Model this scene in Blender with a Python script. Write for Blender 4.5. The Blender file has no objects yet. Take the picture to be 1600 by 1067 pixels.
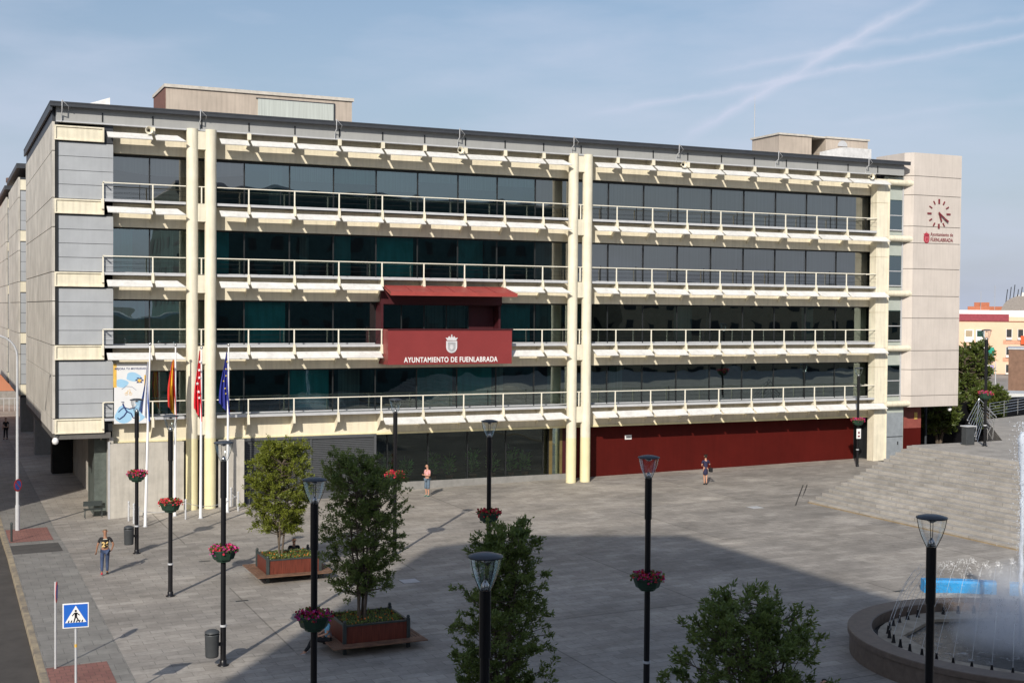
import bpy, bmesh, math, random
from mathutils import Vector, Matrix
R = math.radians
random.seed(7)
S = bpy.context.scene
COL = S.collection
# ------------------------------------------------------------ camera
F_PX = 1970.5
YAW, PITCH, ROLL = -0.4254, -0.0252, 0.0080
CAM = Vector((-9.646, -64.853, 10.098))
fw = Vector((-math.sin(YAW)*math.cos(PITCH), math.cos(YAW)*math.cos(PITCH), math.sin(PITCH)))
rt0 = Vector((math.cos(YAW), math.sin(YAW), 0)); up0 = rt0.cross(fw)
rt = rt0*math.cos(ROLL)+up0*math.sin(ROLL); up = -rt0*math.sin(ROLL)+up0*math.cos(ROLL)
cd = bpy.data.cameras.new('camera'); cam = bpy.data.objects.new('camera', cd); COL.objects.link(cam)
m = Matrix.Identity(4)
for i in range(3):
    m[i][0] = rt[i]; m[i][1] = up[i]; m[i][2] = -fw[i]; m[i][3] = CAM[i]
cam.matrix_world = m
cd.sensor_width = 36; cd.lens = 36*F_PX/1600; cd.clip_end = 6000; cd.clip_start = .2
S.camera = cam
def ray(a, b): return fw + rt*((a-800)/F_PX) - up*((b-533.5)/F_PX)
# ------------------------------------------------------------ sun and sky
SUN_EL = R(28.7); SD = Vector((.61, .792, 0)).normalized()
to_sun = Vector((-SD.x*math.cos(SUN_EL), -SD.y*math.cos(SUN_EL), math.sin(SUN_EL)))
sl = bpy.data.lights.new('sun', 'SUN'); sl.energy = 4.6; sl.angle = R(.5); sl.color = (1, .93, .82)
so = bpy.data.objects.new('sun', sl); COL.objects.link(so)
so.rotation_euler = to_sun.to_track_quat('Z', 'Y').to_euler()
S.cycles.volume_bounces = 4
S.view_settings.view_transform = 'Standard'; S.view_settings.look = 'None'
S.view_settings.exposure = 0.0; S.view_settings.gamma = 1
W = bpy.data.worlds.new('World'); S.world = W; W.use_nodes = True
def N(nt, typ, **k):
    n = nt.nodes.new(typ)
    for a, v in k.items():
        if a.startswith('i_'):
            kk = a[2:]; kk = int(kk) if kk.isdigit() else kk.replace('_', ' ')
            n.inputs[kk].default_value = v
        else: setattr(n, a, v)
    return n
nt = W.node_tree; nt.nodes.clear(); L = nt.links.new
sky = N(nt, 'ShaderNodeTexSky', sky_type='NISHITA', sun_disc=False)
sky.sun_elevation = SUN_EL; sky.sun_rotation = math.atan2(to_sun.x, to_sun.y)
sky.air_density = 1.15; sky.dust_density = 1.2; sky.ozone_density = 2.6
bg = N(nt, 'ShaderNodeBackground'); bg.inputs[1].default_value = .104
out = N(nt, 'ShaderNodeOutputWorld')
tc = N(nt, 'ShaderNodeTexCoord')
nrm = N(nt, 'ShaderNodeVectorMath', operation='NORMALIZE'); L(tc.outputs['Generated'], nrm.inputs[0])
def M2(op, a, b=None, clamp=False):
    n = nt.nodes.new('ShaderNodeMath'); n.operation = op; n.use_clamp = clamp
    for i, x in enumerate((a, b)):
        if x is None: continue
        if isinstance(x, (int, float)): n.inputs[i].default_value = x
        else: L(x, n.inputs[i])
    return n.outputs[0]
# thin veil of cirrus, stretched
mp = N(nt, 'ShaderNodeMapping'); mp.inputs['Scale'].default_value = (2.2, 2.2, 9); mp.inputs['Rotation'].default_value = (R(12), R(-14), 0)
L(nrm.outputs[0], mp.inputs[0])
n1 = N(nt, 'ShaderNodeTexNoise'); n1.inputs['Scale'].default_value = 1.6; n1.inputs['Detail'].default_value = 7; n1.inputs['Roughness'].default_value = .55
L(mp.outputs[0], n1.inputs[0])
cr = N(nt, 'ShaderNodeMapRange'); cr.inputs[1].default_value = .40; cr.inputs[2].default_value = .70; cr.inputs[4].default_value = .55
L(n1.outputs[0], cr.inputs[0])
n2 = N(nt, 'ShaderNodeTexNoise'); n2.inputs['Scale'].default_value = 38; n2.inputs['Detail'].default_value = 5
L(nrm.outputs[0], n2.inputs[0])
wob = M2('MULTIPLY', M2('SUBTRACT', n2.outputs[0], .5), .010)
veil = cr.outputs[0]
def trail(a, b, width, amp):
    global veil
    d1 = ray(*a).normalized(); d2 = ray(*b).normalized(); nn = d1.cross(d2).normalized()
    mid = (d1+d2).normalized(); along = nn.cross(mid)
    dp = N(nt, 'ShaderNodeVectorMath', operation='DOT_PRODUCT'); dp.inputs[1].default_value = nn; L(nrm.outputs[0], dp.inputs[0])
    dm = N(nt, 'ShaderNodeVectorMath', operation='DOT_PRODUCT'); dm.inputs[1].default_value = mid; L(nrm.outputs[0], dm.inputs[0])
    x = M2('ABSOLUTE', M2('ADD', dp.outputs['Value'], wob))
    f = M2('SUBTRACT', 1.0, M2('DIVIDE', x, width), True)
    f = M2('POWER', f, 1.4)
    ang = math.acos(max(-1, min(1, d1.dot(d2))))/2
    near = N(nt, 'ShaderNodeMapRange', interpolation_type='SMOOTHSTEP'); near.inputs[1].default_value = math.cos(ang*1.25); near.inputs[2].default_value = math.cos(ang*.7)
    L(dm.outputs['Value'], near.inputs[0])
    f = M2('MULTIPLY', M2('MULTIPLY', f, near.outputs[0]), M2('ADD', M2('MULTIPLY', n2.outputs[0], 1.2), .2))
    veil = M2('ADD', veil, M2('MULTIPLY', f, amp))
trail((1090, 205), (1460, -10), .0075, .75)
trail((960, 172), (1640, 52), .0050, .60)
trail((1120, 112), (1640, 22), .0050, .38)
trail((1330, 190), (1640, 150), .006, .22)
trail((560, 160), (1350, -20), .020, .18)
trail((60, 95), (330, 60), .012, .15)
sp = N(nt, 'ShaderNodeSeparateXYZ'); L(nrm.outputs[0], sp.inputs[0])
hz = N(nt, 'ShaderNodeMapRange'); hz.inputs[1].default_value = .30; hz.inputs[2].default_value = 0.0; hz.inputs[3].default_value = 0; hz.inputs[4].default_value = .80
L(sp.outputs[2], hz.inputs[0])
veil = M2('ADD', veil, .04, True)
mh = N(nt, 'ShaderNodeMixRGB'); L(hz.outputs[0], mh.inputs[0]); L(sky.outputs[0], mh.inputs[1]); mh.inputs[2].default_value = (4.1, 4.6, 6.0, 1)
mx = N(nt, 'ShaderNodeMixRGB'); L(veil, mx.inputs[0]); L(mh.outputs[0], mx.inputs[1]); mx.inputs[2].default_value = (5.7, 6.3, 7.8, 1)
L(mx.outputs[0], bg.inputs[0]); L(bg.outputs[0], out.inputs[0])

# ------------------------------------------------------------ helpers
MATS = {}
def mat(name, col, rough=.7, metal=0, var=.12, scale=3, streak=0, bump=0, spec=.4, col2=None, stretch=(1, 1, 1)):
    """principled with two scales of procedural tone variation, optional vertical streaks and bump"""
    if name in MATS: return MATS[name]
    m = bpy.data.materials.new(name); m.use_nodes = True; t = m.node_tree; t.nodes.clear(); l = t.links.new
    b = t.nodes.new('ShaderNodeBsdfPrincipled'); o = t.nodes.new('ShaderNodeOutputMaterial'); l(b.outputs[0], o.inputs[0])
    b.inputs['Roughness'].default_value = rough; b.inputs['Metallic'].default_value = metal
    b.inputs['Specular IOR Level'].default_value = spec
    tc = t.nodes.new('ShaderNodeTexCoord')
    mp = t.nodes.new('ShaderNodeMapping'); mp.inputs['Scale'].default_value = stretch; l(tc.outputs['Object'], mp.inputs[0])
    n = t.nodes.new('ShaderNodeTexNoise'); n.inputs['Scale'].default_value = scale; n.inputs['Detail'].default_value = 6; n.inputs['Roughness'].default_value = .62
    l(mp.outputs[0], n.inputs[0])
    r = t.nodes.new('ShaderNodeValToRGB'); c2 = col2 or tuple(c*(1-var*2) for c in col)
    r.color_ramp.elements[0].position = .3; r.color_ramp.elements[1].position = .68
    r.color_ramp.elements[0].color = (*c2, 1); r.color_ramp.elements[1].color = (*[min(1, c*(1+var*.4)) for c in col], 1)
    l(n.outputs[0], r.inputs[0]); last = r.outputs[0]
    if streak:
        mp2 = t.nodes.new('ShaderNodeMapping'); mp2.inputs['Scale'].default_value = (5, 5, .35); l(tc.outputs['Object'], mp2.inputs[0])
        n2 = t.nodes.new('ShaderNodeTexNoise'); n2.inputs['Scale'].default_value = 1.3; n2.inputs['Detail'].default_value = 4; l(mp2.outputs[0], n2.inputs[0])
        mr = t.nodes.new('ShaderNodeMapRange'); mr.inputs[1].default_value = .45; mr.inputs[2].default_value = .75; mr.inputs[3].default_value = 1; mr.inputs[4].default_value = 1-streak
        l(n2.outputs[0], mr.inputs[0])
        mm = t.nodes.new('ShaderNodeMixRGB'); mm.blend_type = 'MULTIPLY'; mm.inputs[0].default_value = 1; l(last, mm.inputs[1]); l(mr.outputs[0], mm.inputs[2]); last = mm.outputs[0]
    l(last, b.inputs['Base Color'])
    if bump:
        bp = t.nodes.new('ShaderNodeBump'); bp.inputs['Strength'].default_value = bump; bp.inputs['Distance'].default_value = .02; l(n.outputs[0], bp.inputs['Height']); l(bp.outputs[0], b.inputs['Normal'])
    MATS[name] = m; return m
CREAM = mat('cream_paint', (.80, .74, .585), .55, var=.07, scale=1.6, streak=.18)
CREAMD = mat('cream_girder_paint', (.78, .71, .55), .6, var=.06, scale=1.0, streak=.14)
YELLOW = mat('yellow_cream_column_paint', (.80, .72, .44), .55, var=.05, scale=1.5, streak=.08)
WHITE = mat('white_louver_metal', (.80, .79, .76), .45, var=.09, scale=1.8, streak=.12)
RAILM = mat('ivory_rail_paint', (.82, .78, .66), .5, var=.03)
BLUEG = mat('blue_grey_cladding', (.395, .415, .44), .45, var=.06, scale=.8, streak=.05)
FASC = mat('grey_fascia_metal', (.36, .365, .36), .5, var=.05, scale=.6, streak=.06)
DARKM = mat('dark_roof_edge', (.045, .05, .06), .5, var=.1)
GREYM = mat('light_grey_metal', (.50, .51, .53), .45, var=.06)
STEEL = mat('stainless_steel', (.62, .62, .62), .25, metal=.9, var=.05)
CONC = mat('side_wall_concrete', (.58, .55, .50), .85, var=.13, scale=.7, streak=.28, bump=.25)
CONCW = mat('ground_wall_concrete', (.50, .47, .42), .85, var=.13, scale=1.0, streak=.18, bump=.2)
TOWC = mat('tower_concrete', (.585, .53, .485), .8, var=.06, scale=.5, streak=.10, bump=.15)
GREENP = mat('grey_green_panel', (.42, .46, .42), .5, var=.05)
PENT = mat('penthouse_render', (.50, .43, .365), .85, var=.08, scale=.6, streak=.2)
REDM = mat('crimson_metal', (.235, .038, .038), .42, var=.06, scale=.7)
REDC = mat('crimson_canopy', (.36, .065, .055), .5, var=.10, scale=2)
REDW = mat('dark_red_wall', (.080, .007, .005), .6, spec=.15, var=.10, scale=.5, streak=.1)
MAROON = mat('dark_maroon_frame', (.06, .008, .012), .6, var=.1)
MULL = mat('dark_mullion', (.018, .02, .022), .5)
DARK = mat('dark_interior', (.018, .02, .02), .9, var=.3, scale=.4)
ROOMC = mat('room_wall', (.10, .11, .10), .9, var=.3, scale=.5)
BLIND = mat('grey_window_blind', (.40, .43, .44), .8, var=.10, scale=1.5, stretch=(9, 1, .05))
BLINDD = mat('dim_curtain', (.24, .30, .29), .8, var=.25, scale=1.5, stretch=(8, 1, .05))
GRILLE = mat('grey_roller_grille', (.055, .06, .065), .55, var=.1)
GRFR = mat('grille_frame_grey', (.085, .09, .098), .5, var=.06)
PLINTH = mat('grey_plinth', (.25, .245, .235), .7, var=.1)
BLACK = mat('black_lamp_paint', (.008, .008, .010), .35, var=.1)
WHITEP = mat('white_pole_paint', (.82, .82, .82), .4, var=.02)
BINM = mat('grey_bin_plastic', (.055, .06, .065), .5, var=.1)
BASK = mat('green_basket', (.02, .055, .035), .5, var=.2)
WOOD = mat('red_brown_planter_wood', (.155, .036, .021), .55, var=.28, scale=3, stretch=(8, 8, .6))
BENCHW = mat('bench_slat_wood', (.20, .11, .07), .6, var=.25, scale=4, stretch=(1, 1, 6))
IRON = mat('dark_green_iron', (.045, .055, .055), .45, var=.15)
SOIL = mat('planter_soil', (.05, .06, .025), .95, var=.4, scale=12, bump=.5)
BARK = mat('grey_brown_bark', (.13, .10, .075), .9, var=.25, scale=9, stretch=(4, 4, .6), bump=.4)
def leafm(name, c1, c2):
    m = mat(name, c1, .42, var=.1, scale=2.2, col2=c2, spec=.35); t = m.node_tree
    b = [n for n in t.nodes if n.type == 'BSDF_PRINCIPLED'][0]; o = [n for n in t.nodes if n.type == 'OUTPUT_MATERIAL'][0]
    src = b.inputs['Base Color'].links[0].from_socket
    tr = t.nodes.new('ShaderNodeBsdfTranslucent'); mx = t.nodes.new('ShaderNodeMixShader'); mx.inputs[0].default_value = .34
    hs = t.nodes.new('ShaderNodeHueSaturation'); hs.inputs['Value'].default_value = 1.6; hs.inputs['Hue'].default_value = .485
    t.links.new(src, hs.inputs['Color']); t.links.new(hs.outputs[0], tr.inputs[0])
    t.links.new(b.outputs[0], mx.inputs[1]); t.links.new(tr.outputs[0], mx.inputs[2]); t.links.new(mx.outputs[0], o.inputs[0])
    return m
LEAF1 = leafm('fresh_green_leaves', (.20, .225, .03), (.10, .13, .020))
LEAF2 = leafm('mid_green_leaves', (.165, .215, .055), (.078, .120, .032))
LEAF3 = leafm('plane_tree_leaves', (.13, .16, .035), (.05, .08, .018))
LEAFI = leafm('lobby_plant_leaves', (.24, .48, .12), (.10, .26, .06))
FLOWR = mat('red_petals', (.62, .03, .06), .6, var=.25, scale=15)
FLOWP = mat('magenta_petals', (.60, .04, .30), .6, var=.25, scale=15)
FLOWO = mat('orange_petals', (.75, .22, .03), .6, var=.2, scale=15)

def glassm(name, tint, refl, rough=0.0, top=1.0, gc=(.80, .95, .94)):
    m = bpy.data.materials.new(name); m.use_nodes = True; t = m.node_tree; t.nodes.clear(); l = t.links.new
    o = t.nodes.new('ShaderNodeOutputMaterial'); g = t.nodes.new('ShaderNodeBsdfGlossy'); g.inputs['Roughness'].default_value = rough
    g.inputs['Color'].default_value = (*gc, 1)
    tr = t.nodes.new('ShaderNodeBsdfTransparent'); tr.inputs[0].default_value = (*tint, 1)
    fr = t.nodes.new('ShaderNodeLayerWeight'); fr.inputs[0].default_value = .35
    mr = t.nodes.new('ShaderNodeMapRange'); mr.inputs[1].default_value = 0; mr.inputs[2].default_value = 1; mr.inputs[3].default_value = refl; mr.inputs[4].default_value = top
    l(fr.outputs['Fresnel'], mr.inputs[0])
    n = t.nodes.new('ShaderNodeTexNoise'); n.inputs['Scale'].default_value = .5; n.inputs['Detail'].default_value = 1
    tc = t.nodes.new('ShaderNodeTexCoord'); l(tc.outputs['Object'], n.inputs[0])
    bp = t.nodes.new('ShaderNodeBump'); bp.inputs['Strength'].default_value = .2; bp.inputs['Distance'].default_value = .05; l(n.outputs[0], bp.inputs['Height']); l(bp.outputs[0], g.inputs['Normal'])
    mx = t.nodes.new('ShaderNodeMixShader'); l(mr.outputs[0], mx.inputs[0]); l(tr.outputs[0], mx.inputs[1]); l(g.outputs[0], mx.inputs[2]); l(mx.outputs[0], o.inputs[0])
    MATS[name] = m; return m
GLASS = glassm('tinted_window_glass', (.52, .64, .62), .24)
GLASST = glassm('teal_window_glass', (.46, .76, .74), .20)
GLASSB = glassm('lightly_tinted_window_glass', (.58, .62, .60), .24, gc=(.90, .90, .86))
GLASSS = glassm('lobby_glass', (.84, .94, .90), .03)
TEALC = mat('teal_window_panel', (.07, .36, .37), .8, var=.15, scale=1.2, stretch=(4, 1, .4))  # teal look of the left windows put into added panels
GLASSC = glassm('clear_lamp_glass', (.95, .96, .97), .05, .12, .30)

class MB:
    def __init__(s): s.v = []; s.f = []; s.mi = []; s.ms = []; s.sm = []
    def _m(s, m):
        if m not in s.ms: s.ms.append(m)
        return s.ms.index(m)
    def add(s, vs, fs, m, smooth=False):
        b = len(s.v); s.v += [tuple(v) for v in vs]; k = s._m(m)
        for f in fs: s.f.append([i+b for i in f]); s.mi.append(k); s.sm.append(smooth)
        return s
    def box(s, x0, x1, y0, y1, z0, z1, m):
        return s.add([(x, y, z) for z in (z0, z1) for y in (y0, y1) for x in (x0, x1)],
                     [(0, 2, 3, 1), (4, 5, 7, 6), (0, 1, 5, 4), (2, 6, 7, 3), (0, 4, 6, 2), (1, 3, 7, 5)], m)
    def pane(s, x0, x1, y, z0, z1, m): return s.add([(x0, y, z0), (x1, y, z0), (x1, y, z1), (x0, y, z1)], [(0, 1, 2, 3)], m)
    def tube(s, pts, r, m, n=8, cap=True, smooth=True):
        pts = [Vector(p) for p in pts]; rs = r if isinstance(r, (list, tuple)) else [r]*len(pts)
        vs = []; fs = []; a = None
        for i, p in enumerate(pts):
            t = (pts[min(i+1, len(pts)-1)]-pts[max(i-1, 0)]).normalized()
            if a is None: a = Vector((0, 0, 1)).cross(t) if abs(t.z) < .9 else Vector((1, 0, 0)).cross(t)
            a = (a-t*a.dot(t)).normalized(); c = t.cross(a)
            for k in range(n):
                q = 2*math.pi*k/n; vs.append(p+(a*math.cos(q)+c*math.sin(q))*rs[i])
        for i in range(len(pts)-1):
            for k in range(n): fs.append((i*n+k, i*n+(k+1) % n, (i+1)*n+(k+1) % n, (i+1)*n+k))
        s.add(vs, fs, m, smooth)
        if cap: s.add(vs[:n], [tuple(range(n))[::-1]], m); s.add(vs[-n:], [tuple(range(n))], m)
        return s
    def lathe(s, prof, c, m, n=16, smooth=True):
        vs = []; fs = []
        for (r, z) in prof:
            for k in range(n):
                q = 2*math.pi*k/n; vs.append((c[0]+r*math.cos(q), c[1]+r*math.sin(q), c[2]+z))
        for i in range(len(prof)-1):
            for k in range(n): fs.append((i*n+k, i*n+(k+1) % n, (i+1)*n+(k+1) % n, (i+1)*n+k))
        return s.add(vs, fs, m, smooth)
    def prism(s, poly, z0, z1, m):
        n = len(poly); vs = [(x, y, z0) for x, y in poly]+[(x, y, z1) for x, y in poly]
        return s.add(vs, [tuple(range(n))[::-1], tuple(range(n, 2*n))]+[(i, (i+1) % n, (i+1) % n+n, i+n) for i in range(n)], m)
    def plate(s, poly, y0, y1, m):   # polygon given in x,z, extruded along y
        n = len(poly); vs = [(x, y0, z) for x, z in poly]+[(x, y1, z) for x, z in poly]
        return s.add(vs, [tuple(range(n)), tuple(range(n, 2*n))[::-1]]+[((i+1) % n, i, i+n, (i+1) % n+n) for i in range(n)], m)
    def platex(s, poly, x0, x1, m):  # polygon in y,z extruded along x
        n = len(poly); vs = [(x0, y, z) for y, z in poly]+[(x1, y, z) for y, z in poly]
        return s.add(vs, [tuple(range(n)), tuple(range(n, 2*n))[::-1]]+[((i+1) % n, i, i+n, (i+1) % n+n) for i in range(n)], m)
    def build(s, name, parent=None, bevel=0):
        me = bpy.data.meshes.new(name); me.from_pydata(s.v, [], s.f)
        for m in s.ms: me.materials.append(m)
        me.polygons.foreach_set('material_index', s.mi); me.polygons.foreach_set('use_smooth', s.sm); me.update()
        o = bpy.data.objects.new(name, me); COL.objects.link(o)
        if parent: o.parent = parent
        if bevel:
            bm = o.modifiers.new('b', 'BEVEL'); bm.width = bevel; bm.segments = 2; bm.limit_method = 'ANGLE'
        return o
def tag(o, label=None, cat=None, group=None, kind=None):
    if label: o['label'] = label
    if cat: o['category'] = cat
    if group: o['group'] = group
    if kind: o['kind'] = kind
    return o
def empty(name, loc=(0, 0, 0), rz=0):
    o = bpy.data.objects.new(name, None); COL.objects.link(o); o.location = loc; o.rotation_euler = (0, 0, rz); o.empty_display_size = .3
    return o
def text(name, body, size, m, parent, loc, rot, depth=.02, bold=.0, align='CENTER', sx=1):
    cu = bpy.data.curves.new(name, 'FONT'); cu.body = body; cu.size = size; cu.extrude = depth; cu.offset = bold; cu.align_x = align; cu.space_character = 1.10
    t = bpy.data.objects.new(name, cu); COL.objects.link(t)
    dg = bpy.context.evaluated_depsgraph_get(); me = bpy.data.meshes.new_from_object(t.evaluated_get(dg))
    bpy.data.objects.remove(t)
    o = bpy.data.objects.new(name, me); COL.objects.link(o); me.materials.clear(); me.materials.append(m)
    o.parent = parent; o.location = loc; o.rotation_euler = rot; o.scale = (sx, 1, 1)
    return o
def sm(t): t = max(0, min(1, t)); return t*t*(3-2*t)
def gz(x, y=-20):
    xc = max(-7, min(60, x))
    return .014*(xc-14) - .20*sm((2-xc)/4.5)*sm((y+9)/7)
# ------------------------------------------------------------ ground
def paving_mat():
    m = bpy.data.materials.new('plaza_paving'); m.use_nodes = True; t = m.node_tree; t.nodes.clear(); l = t.links.new
    b = t.nodes.new('ShaderNodeBsdfPrincipled'); o = t.nodes.new('ShaderNodeOutputMaterial'); l(b.outputs[0], o.inputs[0]); b.inputs['Roughness'].default_value = .72; b.inputs['Specular IOR Level'].default_value = .35
    tc = t.nodes.new('ShaderNodeTexCoord')
    def brick(scale, w, h, c1, c2, mo, ms):
        k = t.nodes.new('ShaderNodeTexBrick'); k.inputs['Scale'].default_value = scale; k.inputs['Brick Width'].default_value = w; k.inputs['Row Height'].default_value = h
        k.inputs['Color1'].default_value = (*c1, 1); k.inputs['Color2'].default_value = (*c2, 1); k.inputs['Mortar'].default_value = (*mo, 1); k.inputs['Mortar Size'].default_value = ms
        k.inputs['Bias'].default_value = -.25; l(tc.outputs['Object'], k.inputs[0]); return k
    k1 = brick(1, .8, .4, (.355, .325, .288), (.465, .428, .380), (.265, .243, .215), .012)
    k2 = brick(1, 14.4, 9.3, (1, 1, 1), (.80, .81, .83), (.60, .60, .60), .03)
    k3 = brick(1, 4.0, 2.0, (1.04, 1.03, 1.02), (.86, .865, .88), (.90, .90, .90), .006)
    def noise(s, d=5, st=(1, 1, 1)):
        mp = t.nodes.new('ShaderNodeMapping'); mp.inputs['Scale'].default_value = st; l(tc.outputs['Object'], mp.inputs[0])
        n = t.nodes.new('ShaderNodeTexNoise'); n.inputs['Scale'].default_value = s; n.inputs['Detail'].default_value = d; n.inputs['Roughness'].default_value = .65; l(mp.outputs[0], n.inputs[0]); return n
    def mul(a, bb, f=1):
        x = t.nodes.new('ShaderNodeMixRGB'); x.blend_type = 'MULTIPLY'; x.inputs[0].default_value = f; l(a, x.inputs[1]); l(bb, x.inputs[2]); return x.outputs[0]
    def rng(n, a, bb, lo, hi):
        r = t.nodes.new('ShaderNodeMapRange'); r.inputs[1].default_value = a; r.inputs[2].default_value = bb; r.inputs[3].default_value = lo; r.inputs[4].default_value = hi; l(n.outputs[0], r.inputs[0]); return r.outputs[0]
    c = mul(k1.outputs[0], k2.outputs[0]); c = mul(c, k3.outputs[0])
    c = mul(c, rng(noise(.35, 7), .3, .7, .74, 1.16)); c = mul(c, rng(noise(.13, 4, (1, 1.6, 1)), .35, .65, .84, 1.10)); c = mul(c, rng(noise(9, 4), .3, .7, .88, 1.08))
    n = noise(1.7, 6); c = mul(c, rng(n, .60, .74, 1, .70)); c = mul(c, rng(noise(1.1, 9, (.8, 1.1, 1)), .35, .7, .84, 1.12))
    l(c, b.inputs['Base Color'])
    bp = t.nodes.new('ShaderNodeBump'); bp.inputs['Strength'].default_value = .3; bp.inputs['Distance'].default_value = .01; l(k1.outputs[1], bp.inputs['Height']); bp.invert = True; l(bp.outputs[0], b.inputs['Normal'])
    MATS['plaza_paving'] = m; return m
PAVE = paving_mat()
def slabm(name, c1, c2, mo, w, h, ms=.01, off=.5, rot=False):
    m = bpy.data.materials.new(name); m.use_nodes = True; t = m.node_tree; l = t.links.new; b = t.nodes['Principled BSDF']; b.inputs['Roughness'].default_value = .75
    tc = t.nodes.new('ShaderNodeTexCoord'); k = t.nodes.new('ShaderNodeTexBrick'); k.offset = off
    k.inputs['Scale'].default_value = 1; k.inputs['Brick Width'].default_value = w; k.inputs['Row Height'].default_value = h; k.inputs['Mortar Size'].default_value = ms
    k.inputs['Color1'].default_value = (*c1, 1); k.inputs['Color2'].default_value = (*c2, 1); k.inputs['Mortar'].default_value = (*mo, 1); mp = t.nodes.new('ShaderNodeMapping'); l(tc.outputs['Object'], mp.inputs[0]); l(mp.outputs[0], k.inputs[0])
    if rot: mp.inputs['Rotation'].default_value = (0, 0, R(90)); mp.inputs['Location'].default_value = (0, -31.25+.02, 0); k.inputs['Bias'].default_value = -.1
    n = t.nodes.new('ShaderNodeTexNoise'); n.inputs['Scale'].default_value = 1.1; n.inputs['Detail'].default_value = 7; n.inputs['Roughness'].default_value = .7; l(tc.outputs['Object'], n.inputs[0])
    r = t.nodes.new('ShaderNodeMapRange'); r.inputs[1].default_value = .3; r.inputs[2].default_value = .7; r.inputs[3].default_value = .70; r.inputs[4].default_value = 1.15; l(n.outputs[0], r.inputs[0])
    x = t.nodes.new('ShaderNodeMixRGB'); x.blend_type = 'MULTIPLY'; x.inputs[0].default_value = 1; l(k.outputs[0], x.inputs[1]); l(r.outputs[0], x.inputs[2]); l(x.outputs[0], b.inputs['Base Color'])
    MATS[name] = m; return m
WALKM = slabm('sidewalk_slabs', (.215, .205, .19), (.25, .24, .22), (.14, .135, .125), .6, .6)
STAIRM = slabm('granite_steps', (.345, .322, .292), (.42, .393, .357), (.235, .218, .197), 2.4, .5, .018, .37, rot=True)
TERRM = slabm('terrace_slabs', (.33, .305, .275), (.38, .355, .32), (.25, .235, .215), .9, .6)
ASPH = mat('asphalt', (.075, .068, .062), .85, var=.15, scale=1.2, bump=.2)
ASPHD = mat('asphalt_patch', (.085, .08, .075), .85, var=.15, scale=2, bump=.2)
REDP = slabm('red_tactile_paving', (.235, .105, .088), (.27, .125, .10), (.13, .07, .06), .3, .3)
KERB = mat('worn_yellow_kerb', (.34, .28, .19), .85, var=.35, scale=2.5, col2=(.16, .14, .12))
EARTH = mat('distant_ground', (.16, .15, .13), .95, var=.3, scale=.02)
def sheet(name, xs, ys, dz, m, fn=gz, hole=None):
    b = MB(); nx = len(xs); vs = [(x, y, fn(x, y)+dz) for y in ys for x in xs]; fs = []
    for j in range(len(ys)-1):
        for i in range(nx-1):
            fs.append((j*nx+i, j*nx+i+1, (j+1)*nx+i+1, (j+1)*nx+i))
    b.add(vs, fs, m, True); o = b.build(name); o['kind'] = 'structure'; return o
def lin(a, b, n): return [a+(b-a)*i/n for i in range(n+1)]
sheet('ground', [-3000, -800, -200, -60, -7]+lin(-5, 3, 8)+[10, 20, 40, 60, 120, 300, 900, 3000], [-3000, -600, -110, -40, -9]+lin(-8, -1, 7)+[10, 30, 100, 300, 900, 3000], -.16, EARTH)
sheet('plaza', [-4.75]+lin(-4, 3, 14)+[10, 20, 40, 60, 140], [-72, -40, -9]+lin(-8.5, -2, 13)+[0, 10, 30, 95], 0, PAVE)
sheet('sidewalk', [-6.95, -4.752], [-72, -40, -9]+lin(-8.5, -2, 13)+[0, 10, 30, 95], -.002, WALKM)
sheet('road', [-19, -7.17], [-72, -40, -9]+lin(-8.5, -2, 13)+[0, 10, 30, 95], -.135, ASPH)
sheet('shade_dark_sheet', [46, 50, 55, 60, 80], [-9.4, -4, 0, 8, 20], .01, ASPH)  # dark sheet added to carry the shade behind the terrace edge
kb = MB(); ys = [-72, -40, -20, -9]+lin(-8, -1, 7)+[10, 30, 95]
for a, b in zip(ys, ys[1:]):
    z0, z1 = gz(-7, a), gz(-7, b)
    kb.add([(-7.17, a, z0-.2), (-6.95, a, z0-.2), (-6.95, a, z0+.006), (-7.13, a, z0+.006), (-7.17, b, z1-.2), (-6.95, b, z1-.2), (-6.95, b, z1+.006), (-7.13, b, z1+.006)],
           [(0, 1, 2, 3), (4, 7, 6, 5), (3, 2, 6, 7), (0, 3, 7, 4)], KERB)
k = kb.build('kerb'); k['kind'] = 'structure'
sheet('red_tactile_paving', [-6.9, -5.05], lin(-5, -2, 6)+[-1.5, -1.0], .006, REDP)
sheet('red_tactile_paving', [-6.93, -5.25], [-29.2, -26.6], .003, REDP)
sheet('asphalt_patch', [-6.93, -4.95], lin(-8.5, -6, 5), .006, ASPHD)
sheet('zebra_stripe', [-8.2, -7.55], [-31.5, -27.6], -.131, mat('road_paint', (.62, .61, .58), .7, var=.2, scale=6))
# stairs + terrace
TZ = 2.72; NST = 17
b = MB()
x0, x1 = 31.25, 39.75; dx = (x1-x0)/NST
zb = gz(31)
prev = None
for i in range(NST):
    xa = x0+dx*i; yE = -12.0+1.9*(i/NST); z = zb+(TZ-zb)*(i+1)/NST
    xb = x1+.0 if i == NST-1 else xa+dx+.04
    b.box(xa, xa+dx+.03 if i < NST-1 else xa+dx, -64, yE, -.5, z, STAIRM)
o = b.build('granite_steps', bevel=.012); o['kind'] = 'structure'
b = MB(); b.prism([(x1+.001, -64), (150, -64), (150, 8), (68, 7), (62.4, 3.4), (56.7, 1.4), (46.6, -9.95), (x1+.001, -10.05)], -1.0, TZ, TERRM)
o = b.build('upper_terrace'); o['kind'] = 'structure'
b = MB(); b.box(x0-.07, x0-.002, -64, -11.98, gz(31)-.1, gz(31)+.05, mat('ochre_stone_strip', (.34, .26, .16), .8, var=.2))
o = b.build('stair_base_kerb'); o['kind'] = 'structure'
b = MB()
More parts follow.
